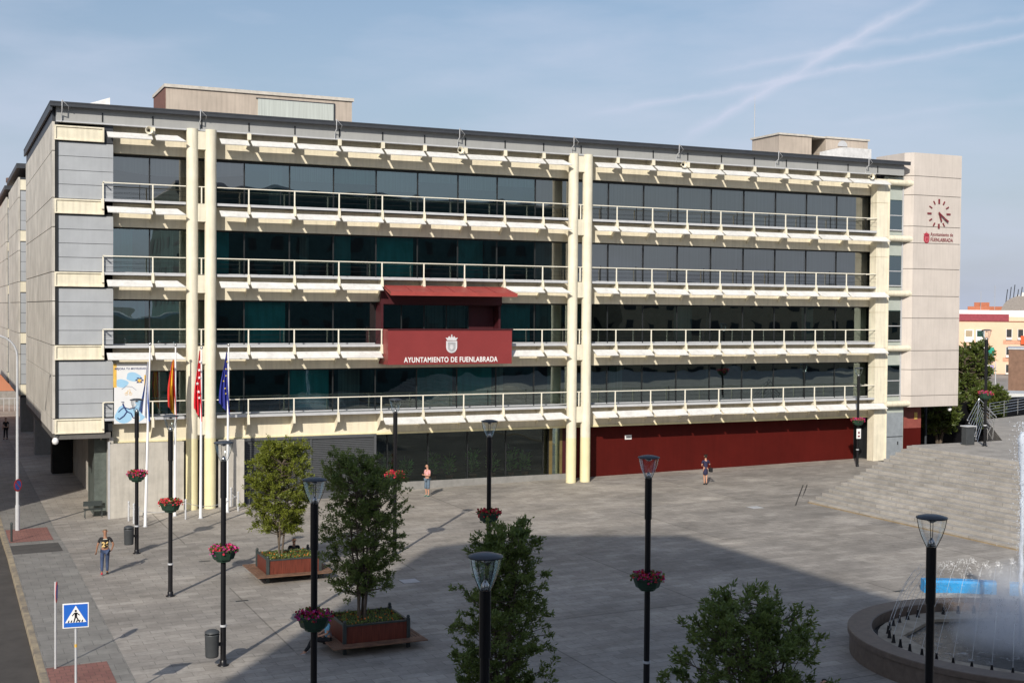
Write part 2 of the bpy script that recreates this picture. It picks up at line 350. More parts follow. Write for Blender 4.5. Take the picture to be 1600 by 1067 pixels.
for q in (0, .28): b.add([(30.05+q, -12.4, gz(30)+.004), (30.12+q, -12.4, gz(30)+.004), (34.95+q, -6.7, gz(35)+.004), (34.88+q, -6.7, gz(35)+.004)], [(0, 1, 2, 3)], MULL)
o = b.build('drain_channel'); tag(o, 'narrow double drain slot in paving left of the granite steps', 'drain')

for i, (a_, c_, d_) in enumerate(((320, 871, 'small dark drain cover left of the sunlit planter'), (378, 932, 'small dark slot drain before the sunlit planter'), (1405, 930, 'dark slot drain beside the fountain wall'), (640, 905, 'square inspection cover in the plaza behind the shaded planter'), (1180, 800, 'square inspection cover in the sunlit plaza below the woman'))):
    q = ray(a_, c_); q = CAM+q*((-.05-CAM.z)/q.z); q.z = gz(q.x, q.y)+.008; w_ = (.22, .08) if i < 3 else (.32, .32)
    b = MB(); b.box(q.x-w_[0], q.x+w_[0], q.y-w_[1], q.y+w_[1], q.z-.05, q.z, MULL if i < 3 else GREYM)
    b.box(q.x-w_[0]-.03, q.x+w_[0]+.03, q.y-w_[1]-.03, q.y+w_[1]+.03, q.z-.055, q.z-.003, PLINTH); tag(b.build('drain_cover'), d_, 'drain cover')
# ------------------------------------------------------------ town hall
TH = empty('town_hall', (20, 5, 0)); TH.location = (0, 0, 0)
tag(TH, 'long four-storey cream and glass town hall with balconies, clock tower and red entrance balcony', 'building')
RZ = [16.2, 12.6, 9.0, 5.4]; TOPZ = 19.86; MOD = 2.4
SECT = [(-2.4, 1.62), (3.18, 23.22), (24.78, 45.6)]
GY = .66; WY = 1.02; GW = 1.6
def part(mb, name, bevel=0, parent=None): return mb.build(name, parent or TH, bevel)
# core mass (rooms read dark behind the glass)
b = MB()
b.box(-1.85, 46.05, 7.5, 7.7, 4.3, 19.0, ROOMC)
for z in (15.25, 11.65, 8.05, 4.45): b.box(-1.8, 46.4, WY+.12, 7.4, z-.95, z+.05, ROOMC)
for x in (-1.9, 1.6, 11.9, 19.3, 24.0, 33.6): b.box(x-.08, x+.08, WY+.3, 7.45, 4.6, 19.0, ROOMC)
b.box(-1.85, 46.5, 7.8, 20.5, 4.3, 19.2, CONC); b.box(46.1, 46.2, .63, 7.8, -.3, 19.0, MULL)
part(b, 'interior_structure')
# roof
b = MB(); b.box(-4.72, 47.75, -.12, 20.6, 19.74, 19.86, FASC)
b.box(-4.85, 48.0, -.42, 20.7, 19.86, 19.93, DARKM)
part(b, 'roof_slab')
b = MB(); b.box(-4.85, 48.0, -.40, -.30, 19.70, 19.858, DARKM); b.box(-4.84, -4.74, -.298, 20.7, 19.5, 19.857, DARKM); b.box(-4.7, -4.55, .3, 20.5, 19.05, 19.73, DARKM)
part(b, 'roof_edge')
b = MB(); b.box(-4.55, 47.8, -.02, .16, 19.05, 19.735, FASC); b.box(-4.55, 45.4, -.10, .20, 18.99, 19.047, GREYM)
for i in range(-1, 20): b.box(MOD*i-.03, MOD*i+.03, -.05, -.021, 19.12, 19.56, MULL)
b.box(47.6, 47.8, .165, 2, 19.05, 19.735, FASC)
part(b, 'fascia')
for x in (-4.3, 2.27, 9.33, 16.3, 23.33, 30.35, 37.52, 44.54):
    b = MB(); b.tube([(x, -.44, 20.0), (x, -.43, 19.5), (x, -.12, 19.35), (x, -.1, 19.0)], .03, GREYM, 6); b.tube([(x, -.44, 19.98), (x+.30, -.42, 19.7), (x+.32, -.1, 19.55)], .016, GREYM, 6); part(b, 'gutter_bracket')
# end block (left)
BEAMS = [(18.13, 18.84), (14.59, 15.30), (11.05, 11.76), (7.48, 8.19), (3.88, 4.60)]
for z0, z1 in BEAMS:
    b = MB(); b.box(-4.62, -2.32, 0, .12, z0, z1, CREAM); b.box(-4.62, -2.32, -.06, -.002, z1-.07, z1, CREAM); b.box(-4.62, -2.32, -.06, -.002, z0, z0+.06, CREAM)
    b.box(-2.4, -2.32, -.06, -.003, z0+.062, z1-.072, CREAM); b.box(-4.62, -4.54, -.06, -.003, z0+.062, z1-.072, CREAM)
    part(b, 'end_beam')
for (a, c) in zip(BEAMS, BEAMS[1:]):
    zt, zb_ = a[0]-.06, c[1]+.03; h = (zt-zb_)/4; b = MB()
    for j in range(4): b.box(-4.60, -1.88, .10, .16, zb_+j*h+.012, zb_+(j+1)*h-.012, BLUEG)
    b.box(-4.58, -1.9, .17, .3, zb_-.7, zt+.7, MULL)
    part(b, 'cladding_panel')
b = MB(); b.box(-2.3, -1.88, .12, .16, 18.1, 19.0, DARKM); part(b, 'cladding_trim')
zs = [3.88, 4.62, 6.72, 8.19, 10.33, 11.76, 13.93, 15.34, 17.6, 19.02]; b = MB()
for a, c in zip(zs, zs[1:]): b.box(-4.72, -4.60, .0, 20.7, a+.02, c-.02, CONC)
b.box(-4.60, -4.45, .05, 20.6, 3.9, 19.0, MULL)
part(b, 'side_wall')
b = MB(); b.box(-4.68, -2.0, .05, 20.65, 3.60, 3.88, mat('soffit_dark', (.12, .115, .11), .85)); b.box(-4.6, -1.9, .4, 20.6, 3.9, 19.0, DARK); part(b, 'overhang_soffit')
b = MB(); b.box(-4.68, -1.95, 20.6, 20.75, 3.7, 19.3, CONC); part(b, 'rear_wall')
# columns
for x in (1.94, 2.86, 23.54, 24.46):
    b = MB(); g = gz(x, 0); zc = 3.45 if x < 20 else g+2.6
    b.tube([(x, 0, g-.1), (x, 0, zc)], .292, YELLOW, 28, cap=False); b.tube([(x, 0, zc), (x, 0, 19.07)], .29, CREAM, 28); part(b, 'column')
for xm in (2.4, 24.0):
    for zt in (18.95, 15.32, 11.72, 8.12, 4.52):
        b = MB(); b.box(xm-.32, xm+.32, -.14, .3, zt-.9, zt, CREAM); part(b, 'column_tie')
    b = MB(); b.box(xm-.5, xm+.5, .62, 1.9, 3.3, 18.9, CREAMD) if False else None
# girders, decks, louvers, brackets
def wins(z): return z
for k, zr in enumerate([TOPZ]+RZ):
    dk = zr-.83
    for si, (xa, xb) in enumerate(SECT):
        ga = max(xa, -1.86); gb = xb if si < 2 else 46.08
        if si == 0: gb = 3.18
        if si == 1: gb = 24.78
        b = MB(); top = dk-.13 if k else 19.2
        b.box(ga, gb, GY, GY+.22, dk-1.30, top, CREAMD); b.box(ga, gb, GY+.221, WY-.05, dk-1.30, dk-1.22, CREAMD)
        if k == 4: b.box(ga, gb, GY-.08, GY-.001, dk-1.32, dk-1.22, YELLOW)
        part(b, 'girder')
        if k > 0:
            b = MB(); b.box(xa+.02, xb, .0, WY-.02, dk-.08, dk-.01, mat('deck_grating', (.30, .31, .32), .6, var=.1)); b.box(xa+.02, xb, -.05, -.001, dk-.12, dk+.01, GREYM)
            part(b, 'balcony_deck')
    i0, i1 = -1, 19
    for i in range(i0, 19):
        x = MOD*i
        if i in (1, 10): continue
        b = MB()
        if i == -1 and k == 0: continue
        t = .012
        if k == 0: b.platex([(-.08, dk+0.0), (GY, dk-.0), (GY, dk-.72), (.25, dk-.62), (-.08, dk-.30)], x-t, x+t, CREAM); b.box(x-.10, x+.10, -.12, -.082, dk-.34, dk-.02, CREAM)
        else:
            b.platex([(-.06, dk-.13), (GY, dk-.13), (GY, dk-1.12), (.30, dk-.80), (-.06, dk-.42)], x-t, x+t, CREAM)
            b.platex([(-.10, dk-.0), (-.056, dk-.0), (-.056, dk-.50), (-.16, dk-.50)], x-.065, x+.065, CREAM)
        part(b, 'bracket')
    # louvers: one per bay
    for i in range(-1, 19):
        xa, xb = MOD*i+.09, MOD*(i+1)-.07
        if i == -1: xa = -2.2
        if i == 0: xb = 1.55
        if i == 1: xa = 3.3
        if i == 9: xb = 23.2
        if i == 10: xa = 24.9
        if i == 18: xb = 46.3
        if k == 4 and i < 5: continue
        if k == 2+0 and 5 <= i <= 7: continue      # canopy sits here
        if k == 3 and 5 <= i <= 7: continue        # red balcony sits here
        zt = dk-.36; zbm = dk-.67
        tw = random.uniform(-.012, .012)
        cut = .35 if i in (0, 9) else 0
        vs = [(xa, -.04, zt+tw), (xb-cut, -.04, zt-tw), (xb, -.56, zbm-tw), (xa, -.56, zbm+tw)]
        vs += [(v[0], v[1]+.02, v[2]-.035) for v in vs]
        b = MB(); b.add(vs, [(0, 3, 2, 1), (4, 5, 6, 7), (0, 1, 5, 4), (1, 2, 6, 5), (2, 3, 7, 6), (3, 0, 4, 7)], WHITE)
        o = part(b, 'sun_louver')
# railings
for k, zr in enumerate(RZ):
    dk = zr-.83
    segs = [(-2.4, 1.62, True), (3.18, 23.22, False), (24.78, 45.6, False), (2.15, 2.65, False), (23.75, 24.25, False)]
    if k == 2: segs = [(-2.4, 1.62, True), (3.18, 12.05, False), (19.8, 23.22, False), (24.78, 45.6, False), (2.15, 2.65, False), (23.75, 24.25, False)]
    for xa, xb, endp in segs:
        b = MB(); b.box(xa, xb, -.06, -.01, zr-.045, zr, RAILM)
        for zz in (.28, .52): b.tube([(xa, -.02, dk+zz), (xb, -.02, dk+zz)], .007, MULL, 4)
        if endp: b.box(xa, xa+.05, -.009, WY-1.45, zr-.045, zr, RAILM)
        if xb > 45: b.box(xb-.04, xb, -.009, .9, zr-.045, zr, RAILM)
        r = part(b, 'railing')
        for i in range(-1, 19):
            x = MOD*i
            if xa-.01 <= x <= xb:
                p = MB(); x_ = x+.025 if i == -1 else x; p.box(x_-.03, x_+.03, -.055, -.012, dk-.02, zr-.047, RAILM); part(p, 'post', parent=r)
        if xb > 45:
            p = MB()
            for zz in range(3): p.tube([(xb-.0, 0, dk+.1+.25*zz), (xb+.25, .05, dk+.35+.2*zz), (xb+.05, .1, dk+.45+.2*zz)], .012, RAILM, 5)
            part(p, 'end_hook', parent=r)
# windows
for k, zr in enumerate(RZ):
    sill = zr-.83; head = sill+2.36
    for i in range(-1, 19):
        xa = -1.86 if i == -1 else MOD*i; xb = MOD*(i+1) if i < 18 else 46.08
        if k == 2 and 5 <= i <= 7: continue
        left = i < 8
        gm = GLASSB if (k < 2 and i >= 9) or (k == 0 and i < 2) else GLASST if (left and (i*5+k*3) % 4 == 0) else GLASS
        b = MB(); b.pane(xa+.02, xb-.02, WY+.015, sill+.03, head, gm)
        b.box(xb-.03, xb+.03, WY-.03, WY+.05, sill, head-.002, MULL); b.box(xa+.031, xb-.031, WY-.03, WY+.05, head-.14, head-.002, MULL); b.box(xa+.031, xb-.031, WY-.03, WY+.05, sill, sill+.06, GREYM)
        if k < 2 and i >= 10 or random.random() < .35: b.box(xb-.5, xb-.47, WY-.02, WY+.014, sill+.062, sill+.95, MULL)
        w = part(b, 'window')
        c = MB(); rnd = random.random()
        if (k < 2 and i >= 9):
            zb2 = sill+.1 + (random.choice((0, 0, 0, .5)))
            c.box(xa+.04, xb-.04, WY+.18, WY+.2, zb2, head-.05, BLIND); part(c, 'blind', parent=w)
        elif k == 0 and i < 2:
            c.add([(xa+.04+(xb-xa-.08)*q/10, WY+.2, head-.05) for q in range(11)]+[(xa+.04+(xb-xa-.08)*q/10, WY+.2, head-.75-.25*math.sin(math.pi*((q/10+i+1)/3))) for q in range(10, -1, -1)], [tuple(range(22))], BLIND); part(c, 'blind', parent=w)  # curved sheet stands in for sky reflected above a skyline
        elif k == 0 and i >= 3:
            c.box(xa+.04, xb-.04, WY+.18, WY+.2, head-random.choice((.9, 1.2, .6)), head-.05, BLINDD); part(c, 'blind', parent=w)
        elif i < 9 and (i*7+k*5) % 6 in (0, 3, 4):
            xs_ = xa+.06; w_ = random.choice((1.0, 1.6, 2.2)); c.box(xs_, min(xs_+w_, xb-.06), WY+.3, WY+.32, sill+.1, head-.05, TEALC); part(c, 'teal_panel', parent=w)
        elif rnd < .45:
            w_ = random.uniform(.4, 1.3); xs_ = random.uniform(xa+.1, xb-w_-.1)
            c.box(xs_, xs_+w_, WY+.5, WY+.52, sill+.1, head-.1, BLINDD); part(c, 'curtain', parent=w)
    for x in (-1.5+0*k, 22.4, 1.35, 32.9):
        pass
for x in (24.0, ):
    b = MB(); b.tube([(x-.1, 2.2, 3.5), (x-.1, 2.2, 18.9)], .26, mat('olive_inner_column', (.22, .20, .10), .8), 14); part(b, 'inner_column')
# red balcony and canopy (rows: rail 9.0 / deck above)
b = MB(); T = .06
b.box(12.08, 19.33, -.88, -.82, 7.10, 9.0, REDM); b.box(12.08, 12.14, -.818, WY-.3, 7.10, 9.0, REDM); b.box(19.27, 19.33, -.818, GY, 7.10, 9.0, REDM)
b.box(12.161, 19.269, -.818, GY-.02, 7.14, 7.24, MAROON); b.box(12.05, 19.36, -.93, -.881, 8.96, 9.03, MAROON)
BAL = part(b, 'red_balcony')
text('lettering', 'AYUNTAMIENTO DE FUENLABRADA', .40, WHITEP, BAL, (15.72, -.89, 7.22), (R(90), 0, 0), .012, .006, sx=.77)
def emblem(parent, cx, y, cz, h, m, m2):
    b = MB(); w = h*.30; hb = h*.62; z0 = cz-h/2
    pts = []
    for j in range(9): a = math.pi+math.pi*j/8; pts.append((cx+w*math.cos(a), z0+w+w*math.sin(a)))
    pts += [(cx+w, z0+hb), (cx-w, z0+hb)]
    b.plate(pts, y-.03, y, m)
    ip = [(cx+(x-cx)*.72, z0+.5*hb+(z-(z0+.5*hb))*.78) for x, z in pts]; b.plate(ip, y-.036, y-.0301, m2)
    ip = [(cx+(x-cx)*.30, z0+.5*hb+(z-(z0+.5*hb))*.4) for x, z in pts]; b.plate(ip, y-.042, y-.0361, m)
    zc = z0+hb+.03*h; cw = w*1.12; ch = h*.26
    b.plate([(cx-w*.8, zc), (cx+w*.8, zc), (cx+cw, zc+ch*.55), (cx+cw*.62, zc+ch*.45), (cx+cw*.42, zc+ch*.85), (cx+cw*.2, zc+ch*.5), (cx+.03*h, zc+ch*.8), (cx+.03*h, zc+ch*1.15), (cx-.03*h, zc+ch*1.15), (cx-.03*h, zc+ch*.8), (cx-cw*.2, zc+ch*.5), (cx-cw*.42, zc+ch*.85), (cx-cw*.62, zc+ch*.45), (cx-cw, zc+ch*.55)], y-.03, y, m)
    return b.build('emblem', parent)
EMB2 = mat('emblem_grey_detail', (.42, .42, .44), .5)
emblem(BAL, 15.72, -.882, 8.24, 1.06, mat('emblem_silver', (.66, .66, .68), .4), EMB2)
b = MB()
vs = [(12.12, .0, 11.36), (19.2, .0, 11.36), (19.38, -1.45, 10.98), (12.02, -1.45, 10.98)]
vs += [(x, y, z-.07) for x, y, z in vs]
b.add(vs, [(0, 3, 2, 1), (4, 5, 6, 7), (0, 1, 5, 4), (1, 2, 6, 5), (3, 0, 4, 7)], REDC)
b.box(12.02, 19.38, -1.49, -1.451, 10.80, 11.0, REDC)
b.add([(12.12, .0, 11.36), (12.12, 0, 11.2), (12.02, -1.45, 10.8), (12.02, -1.45, 11.0)], [(0, 1, 2, 3)], REDC)
for j in range(1, 6):
    u = j/6; b.tube([(12.12+7.08*u, 0, 11.37), (12.02+7.36*u, -1.46, 10.99)], .022, REDM, 5)
part(b, 'red_canopy')
b = MB(); b.box(12.0, 19.15, .1, .3, 10.35, 11.2, MAROON); b.box(12.0, 12.12, .05, WY, 8.15, 10.35, MAROON); b.box(19.03, 19.15, .3, WY, 8.15, 10.35, MAROON); b.box(12.0, 19.2, .3, WY-.1, 10.3, 10.42, MAROON)
b.box(17.5, 19.0, WY-.06, WY+.1, 8.15, 10.35, MAROON)
part(b, 'balcony_frame')
for j in range(4):
    xa = 12.15+j*1.33; b = MB(); b.pane(xa+.03, xa+1.30, WY-.02, 8.2, 10.4, GLASS); b.box(xa+1.30, xa+1.36, WY-.05, WY+.06, 8.2, 10.4, MULL); w = part(b, 'balcony_door')
    if j > 1: c = MB(); c.box(xa+.1, xa+1.25, WY+.3, WY+.32, 8.3, 10.3, BLINDD); part(c, 'curtain', parent=w)
# ground floor
b = MB(); g = gz(-1, 0)
b.box(-2.05, -.35, .0, .25, -1, 3.30, CONCW); b.box(-.33, 1.55, .0, .25, -1, 3.30, CONCW); b.box(3.3, 4.62, .05, .3, -1, 3.30, CONCW); b.box(-2.03, 4.6, .26, .4, -1, 3.3, MULL)
part(b, 'concrete_wall')
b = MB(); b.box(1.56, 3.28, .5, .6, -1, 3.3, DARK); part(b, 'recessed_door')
b = MB(); b.box(-2.12, -2.052, -.02, .3, -1, 3.4, GREYM); part(b, 'corner_trim')
b = MB(); b.box(4.7, 11.9, .62, .70, .25, 3.25, GRILLE)
for j in range(30): b.box(4.85, 11.8, .585, .618, .30+j*.096, .345+j*.096, GRFR if j % 1 == 0 else GRILLE)
b.box(4.62, 4.84, .50, .7, -.5, 3.3, GRILLE); b.box(8.25, 8.33, .55, .617, .25, 3.2, GRFR); b.box(11.8, 11.92, .52, .7, -.5, 3.3, GRFR); b.box(4.85, 11.79, .52, .7, 3.15, 3.3, GRFR); b.box(4.85, 11.79, .50, .7, -.6, .25, GRFR)
part(b, 'roller_grille')
for i, xa in enumerate((11.95, 12.9, 15.3, 17.7, 20.1, 22.5)):
    xb = (12.9, 15.3, 17.7, 20.1, 22.5, 22.85)[i]; b = MB(); b.pane(xa+.02, xb-.02, GW-.01, .45, 3.3, GLASSS); b.box(xb-.03, xb+.03, GW-.05, GW+.03, .45, 3.3, MULL); part(b, 'shop_window')
for i, (x, hh) in enumerate(((13.2, 1.3), (14.3, 1.0), (15.9, 1.5), (16.9, 1.1), (18.4, 1.6), (19.6, 1.2), (20.8, 1.7), (21.7, 1.2))):
    rnd = random.Random(90+i); t = empty('potted_plant', (x, 2.35, .2)); tag(t, ['leafy green plant seen through the lobby glass, first from the left', 'second leafy plant from the left behind the lobby glass', 'third leafy plant behind the lobby glass, right of the man in pink', 'fourth plant behind the lobby glass, small and low', 'fifth plant behind the lobby glass, tall and bushy', 'sixth plant behind the lobby glass', 'seventh plant behind the lobby glass, the tallest', 'last plant on the right behind the lobby glass'][i], 'plant', 'plants behind the lobby glass')
    b = MB(); b.lathe([(0, 0), (.16, 0), (.22, .38), (.19, .38), (0, .36)], (0, 0, 0), mat('clay_pot', (.20, .09, .05), .8), 12); b.build('pot', t)
    b = MB()
    for j in range(170):
        a_ = rnd.uniform(0, 6.283); e_ = rnd.uniform(.2, 1.25); d_ = Vector((math.cos(a_)*math.cos(e_), math.sin(a_)*math.cos(e_), math.sin(e_))); c_ = Vector((0, 0, .4+hh*rnd.random()*.7))+d_*rnd.uniform(.02, .35)
        w_ = d_.orthogonal().normalized()*.035; l_ = rnd.uniform(.15, .30); b.add([c_, c_+d_*l_*.5+w_, c_+d_*l_, c_+d_*l_*.5-w_], [(0, 1, 2, 3)], LEAFI)
    b.build('leaves', t)
b = MB(); b.box(22.86, 23.1, GW-.05, GW+.05, .3, 3.3, mat('brass_frame', (.16, .12, .05), .4)); b.box(23.1, 23.6, GW, GW+.05, .3, 3.3, GLASS); b.box(23.6, 23.75, GW-.05, GW+.05, .3, 3.3, MATS['brass_frame']); b.box(23.75, 24.1, GW, GW+.05, .3, 3.3, MAROON); part(b, 'side_door')
b = MB(); b.box(11.93, 24.1, GW-.1, GW+.3, -.4, .45, PLINTH); part(b, 'plinth')
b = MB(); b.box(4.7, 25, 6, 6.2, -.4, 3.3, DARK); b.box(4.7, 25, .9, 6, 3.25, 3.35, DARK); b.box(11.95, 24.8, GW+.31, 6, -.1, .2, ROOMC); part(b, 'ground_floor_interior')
b = MB(); b.box(24.15, 45.3, GW, GW+.2, -.5, 3.3, REDW); b.box(45.3, 46.1, GW+.05, GW+.15, -.4, 3.3, MULL)
RW = part(b, 'red_wall')
b = MB(); b.box(28.0, 28.45, GW-.03, GW-.002, 2.32, 2.58, WHITEP); b.box(28.06, 28.39, GW-.034, GW-.0302, 2.38, 2.50, EMB2); part(b, 'wall_plate', parent=RW)
b = MB(); b.box(25.0, 25.25, GW-.03, GW-.002, 3.0, 3.15, mat('yellow_plate', (.7, .5, .1), .5)); part(b, 'wall_plate', parent=RW)
# pier at right
b = MB()
prevz = -.3
for z in (4.2, 6.55, 7.8, 10.1, 11.4, 13.7, 15.0, 17.2, 18.77): b.box(45.62, 46.62, .0, .62, prevz+.015, z-.015, CREAM); prevz = z
b.box(45.65, 46.6, .03, .6, -.3, 18.7, CREAMD); b.box(46.58, 46.66, -.03, -.001, .2, 18.7, CREAM)
part(b, 'pier')
b = MB(); b.box(46.65, 48.5, .5, .6, -.3, 19.0, GREENP)
b.box(48.10, 48.17, .40, .499, 3.8, 18.9, GREYM)
part(b, 'link_wall')
b = MB(); b.box(46.7, 48.4, .42, .49, -.3, 3.5, mat('blue_grey_door', (.28, .31, .34), .5, var=.1)); b.box(47.95, 48.0, .37, .419, 1.4, 1.6, MULL); b.box(46.7, 48.4, .41, .419, 1.9, 1.95, MULL); part(b, 'service_door')
for zt in (18.7, 15.05, 11.45, 7.85, 4.2):
    b = MB(); b.tube([(46.63, .2, zt-.1), (48.75, .2, zt-.1)], .20, CREAM, 14); part(b, 'link_tube')
    if zt > 5:
        w = MB(); w.pane(46.7, 48.09, .45, zt-3.15, zt-1.25, GLASS); w.box(46.7, 48.09, .465, .49, zt-3.2, zt-1.2, mat('dark_teal_room', (.02, .045, .045), .8)); w.box(46.7, 48.09, .40, .449, zt-2.25, zt-2.2, GREYM); w.box(46.7, 48.09, .38, .449, zt-3.22, zt-3.15, GREYM); part(w, 'window')
# tower
TW = empty('tower'); TW.parent = TH
tz = [20.62, 19.1, 17.85, 15.8, 14.7, 13.0, 11.2, 9.75, 7.6, 6.35, 4.62, 3.86]
b = MB()
for a, c in zip(tz, tz[1:]):
    b.prism([(48.22, .45), (48.66, 0), (52.74, 0), (52.74, 3.2), (48.22, 3.2)], c+.02, a-.02 if a < 20.6 else a, TOWC)
b.prism([(48.26, .48), (48.69, .04), (52.70, .04), (52.70, 3.15), (48.26, 3.15)], 3.9, 20.5, mat('joint_backing_concrete', (.20, .18, .165), .9))  # darker core showing through the open panel joints
part(b, 'tower_wall', parent=TW)
b = MB(); b.box(49.25, 50.75, 1.3, 2.9, 2.35, 3.86, mat('rose_red_tile', (.30, .085, .07), .5)); b.box(49.25, 50.75, 1.3, 2.9, -.5, 2.35, REDW); b.box(49.2, 49.249, 1.3, 2.9, -.5, 3.86, REDW); part(b, 'tower_pillar', parent=TW)
b = MB(); b.box(50.15, 50.4, 1.26, 1.299, 2.95, 3.4, mat('amber_lamp_cover', (.8, .55, .15), .4)); part(b, 'wall_lamp', parent=TW)
CLK = empty('clock'); CLK.parent = TW
MK = mat('clock_mark_red', (.20, .03, .04), .5)
# clock and hands: a part with its pieces in one mesh each
bpy.data.objects.remove(CLK)
cx, cz = 50.80, 16.68
b = MB()
for h in range(12):
    a = math.pi/6*h; big = h % 3 == 0; r0, r1, wd = (.66, .98, .055) if big else (.70, .95, .035)
    s_, c_ = math.sin(a), math.cos(a)
    q = [(cx+s_*r0-c_*wd, cz+c_*r0+s_*wd), (cx+s_*r0+c_*wd, cz+c_*r0-s_*wd), (cx+s_*r1+c_*wd, cz+c_*r1-s_*wd), (cx+s_*r1-c_*wd, cz+c_*r1+s_*wd)]
    b.plate(q[::-1], -.06, -.002, MK)
CK = part(b, 'clock', parent=TW)
for nm, ang, ln, wd in (('hour_hand', 160, .55, .05), ('minute_hand', 126, .90, .045)):
    a = R(ang); s_, c_ = math.sin(a), math.cos(a); r0 = -.12
    q = [(cx+s_*r0-c_*wd, cz+c_*r0+s_*wd), (cx+s_*r0+c_*wd, cz+c_*r0-s_*wd), (cx+s_*ln+c_*wd, cz+c_*ln-s_*wd), (cx+s_*ln-c_*wd, cz+c_*ln+s_*wd)]
    hb = MB(); y = -.10 if nm == 'hour_hand' else -.15; hb.plate(q[::-1], y, y+.035, MK); hb.build(nm, TW)
CRED = mat('crest_red', (.42, .035, .06), .5)
emblem(TW, 49.78, -.002, 15.10, .78, CRED, mat('crest_red_detail', (.5, .12, .14), .5))
text('lettering', 'Ayuntamiento de', .34, MK, TW, (50.12, -.012, 15.20), (R(90), 0, 0), .008, .003, 'LEFT', .74)
text('lettering', 'FUENLABRADA', .34, MK, TW, (50.12, -.012, 14.84), (R(90), 0, 0), .008, .006, 'LEFT', .77)
# penthouses on the roof
b = MB(); b.box(1.9, 12.75, 8, 12.2, 19.95, 22.42, PENT); b.box(1.8, 12.85, 7.9, 12.3, 22.42, 22.60, mat('pale_coping', (.60, .56, .50), .8)); b.box(1.86, 1.899, 8.0, 12.2, 19.95, 22.41, mat('red_brown_side', (.20, .10, .08), .8)); part(b, 'penthouse')
b = MB(); b.box(7.1, 11.6, 7.93, 7.999, 19.95, 22.15, mat('ribbed_pale_panel', (.52, .56, .53), .5, var=.12, scale=2, stretch=(9, 1, .2))); b.box(7.0, 11.7, 7.95, 7.998, 22.152, 22.22, DARKM); b.box(11.62, 11.7, 7.94, 7.997, 19.95, 22.15, DARKM); part(b, 'penthouse_louver')
b = MB(); b.add([(-4.4, 9, 20), (-1.1, 8, 20), (-1.1, 8, 21.6), (-4.2, 9, 20.6), (-1.0, 12, 20), (-1.0, 12, 21.6)], [(0, 1, 2, 3), (1, 4, 5, 2), (3, 2, 5)], mat('white_sheet', (.68, .68, .68), .6)); part(b, 'skylight')
b = MB(); b.box(43.7, 46.5, 8, 11.2, 19.95, 22.45, PENT); b.box(43.6, 46.6, 7.9, 11.3, 22.45, 22.58, MATS['pale_coping']); part(b, 'penthouse')
b = MB(); b.box(46.51, 47.75, 9.6, 11.2, 19.95, 22.44, DARK); b.box(46.61, 47.69, 8.0, 11.3, 22.45, 22.55, MATS['pale_coping']); part(b, 'penthouse_recess')
b = MB(); b.box(47.76, 51.5, 8, 11.2, 19.95, 22.45, PENT); b.box(47.7, 51.6, 7.9, 11.3, 22.45, 22.58, MATS['pale_coping']); part(b, 'penthouse')
b = MB(); b.box(48.5, 51.0, 7.0, 7.9, 19.95, 21.75, mat('white_sheet', (.62, .62, .62))); b.add([(46.6, 7.2, 19.95), (46.6, 7.2, 21.3), (48.499, 7.0, 19.95), (48.499, 7.0, 21.75), (48.499, 7.9, 21.75), (46.6, 7.9, 21.3)], [(0, 2, 3, 1), (1, 3, 4, 5)], MATS['white_sheet']); part(b, 'skylight')
b = MB(); b.plate([(49.2+.42*math.cos(math.pi*q/10), 21.95+.42*math.sin(math.pi*q/10)) for q in range(11)], 7.94, 7.999, GREYM); part(b, 'arched_vent')
b = MB(); b.tube([(43.75, 11, 22.5), (43.75, 11, 25.0)], .03, GREYM, 6); b.tube([(43.75, 11, 25), (43.75, 11, 25.6)], .015, GREYM, 5); part(b, 'antenna')
b = MB()
for j in range(5): b.tube([(38.9+j*.22, 8, 20), (38.9+j*.22, 8, 20.9+.25*(j % 2))], .02, WHITE, 5)
b.tube([(38.7, 8, 20.5), (40, 8, 20.5)], .015, WHITE, 5); part(b, 'antenna')
# underpass at the left end
b = MB(); b.box(-2.05, -1.85, .3, 20.5, -1, 3.6, CONCW); part(b, 'ground_side_wall')
b = MB(); b.box(-2.65, -2.06, 1.3, 4.2, -1, 3.6, mat('green_grey_panel', (.10, .12, .11), .6, var=.2)); part(b, 'recess_panel')
b = MB(); b.box(-3.3, -2.1, 19.0, 20.2, -1, 3.6, DARK); part(b, 'pillar')

# rear wings seen beyond the left end
def wing(y0, y1, label):
    w = empty('office_wing', (-3, y0, 0)); tag(w, label, 'building'); w.location = (0, 0, 0)
    b = MB()
    for a, c in zip(zs, zs[1:]): b.box(-4.72, -4.60, y0, y1, a+.02, c-.02, CONC)
    b.box(-4.60, 20, y0+.05, y1, 3.7, 19.0, DARKM); b.build('side_wall', w)
    b = MB(); b.box(-4.85, 20, y0-.35, y1, 19.6, 19.93, DARKM); b.build('roof', w)
    for a, c in BEAMS: b = MB(); b.box(-4.59, 0, y0-.02, y0+.04, a, c, CREAM); b.build('end_beam', w)
    for (a, c) in zip(BEAMS, BEAMS[1:]):
        b = MB()
        for j in range(4):
            zb_ = c[1]+.03; h = (a[0]-.06-zb_)/4; b.box(-4.57, -1, y0-.01, y0+.045, zb_+j*h+.012, zb_+(j+1)*h-.012, BLUEG)
        b.build('cladding_panel', w)
    b = MB(); b.box(-3.6, -2.3, y0+1, y0+2.4, -1, 3.7, PLINTH); b.box(-2.2, 10, y0+3, y1, -1, 3.7, CONCW); b.build('pillar', w)
wing(29.2, 43.0, 'middle wing with a concrete side wall, just behind the left end of the town hall')
wing(47.0, 66.0, 'farthest wing, a sliver of concrete wall at the left edge of the photo')
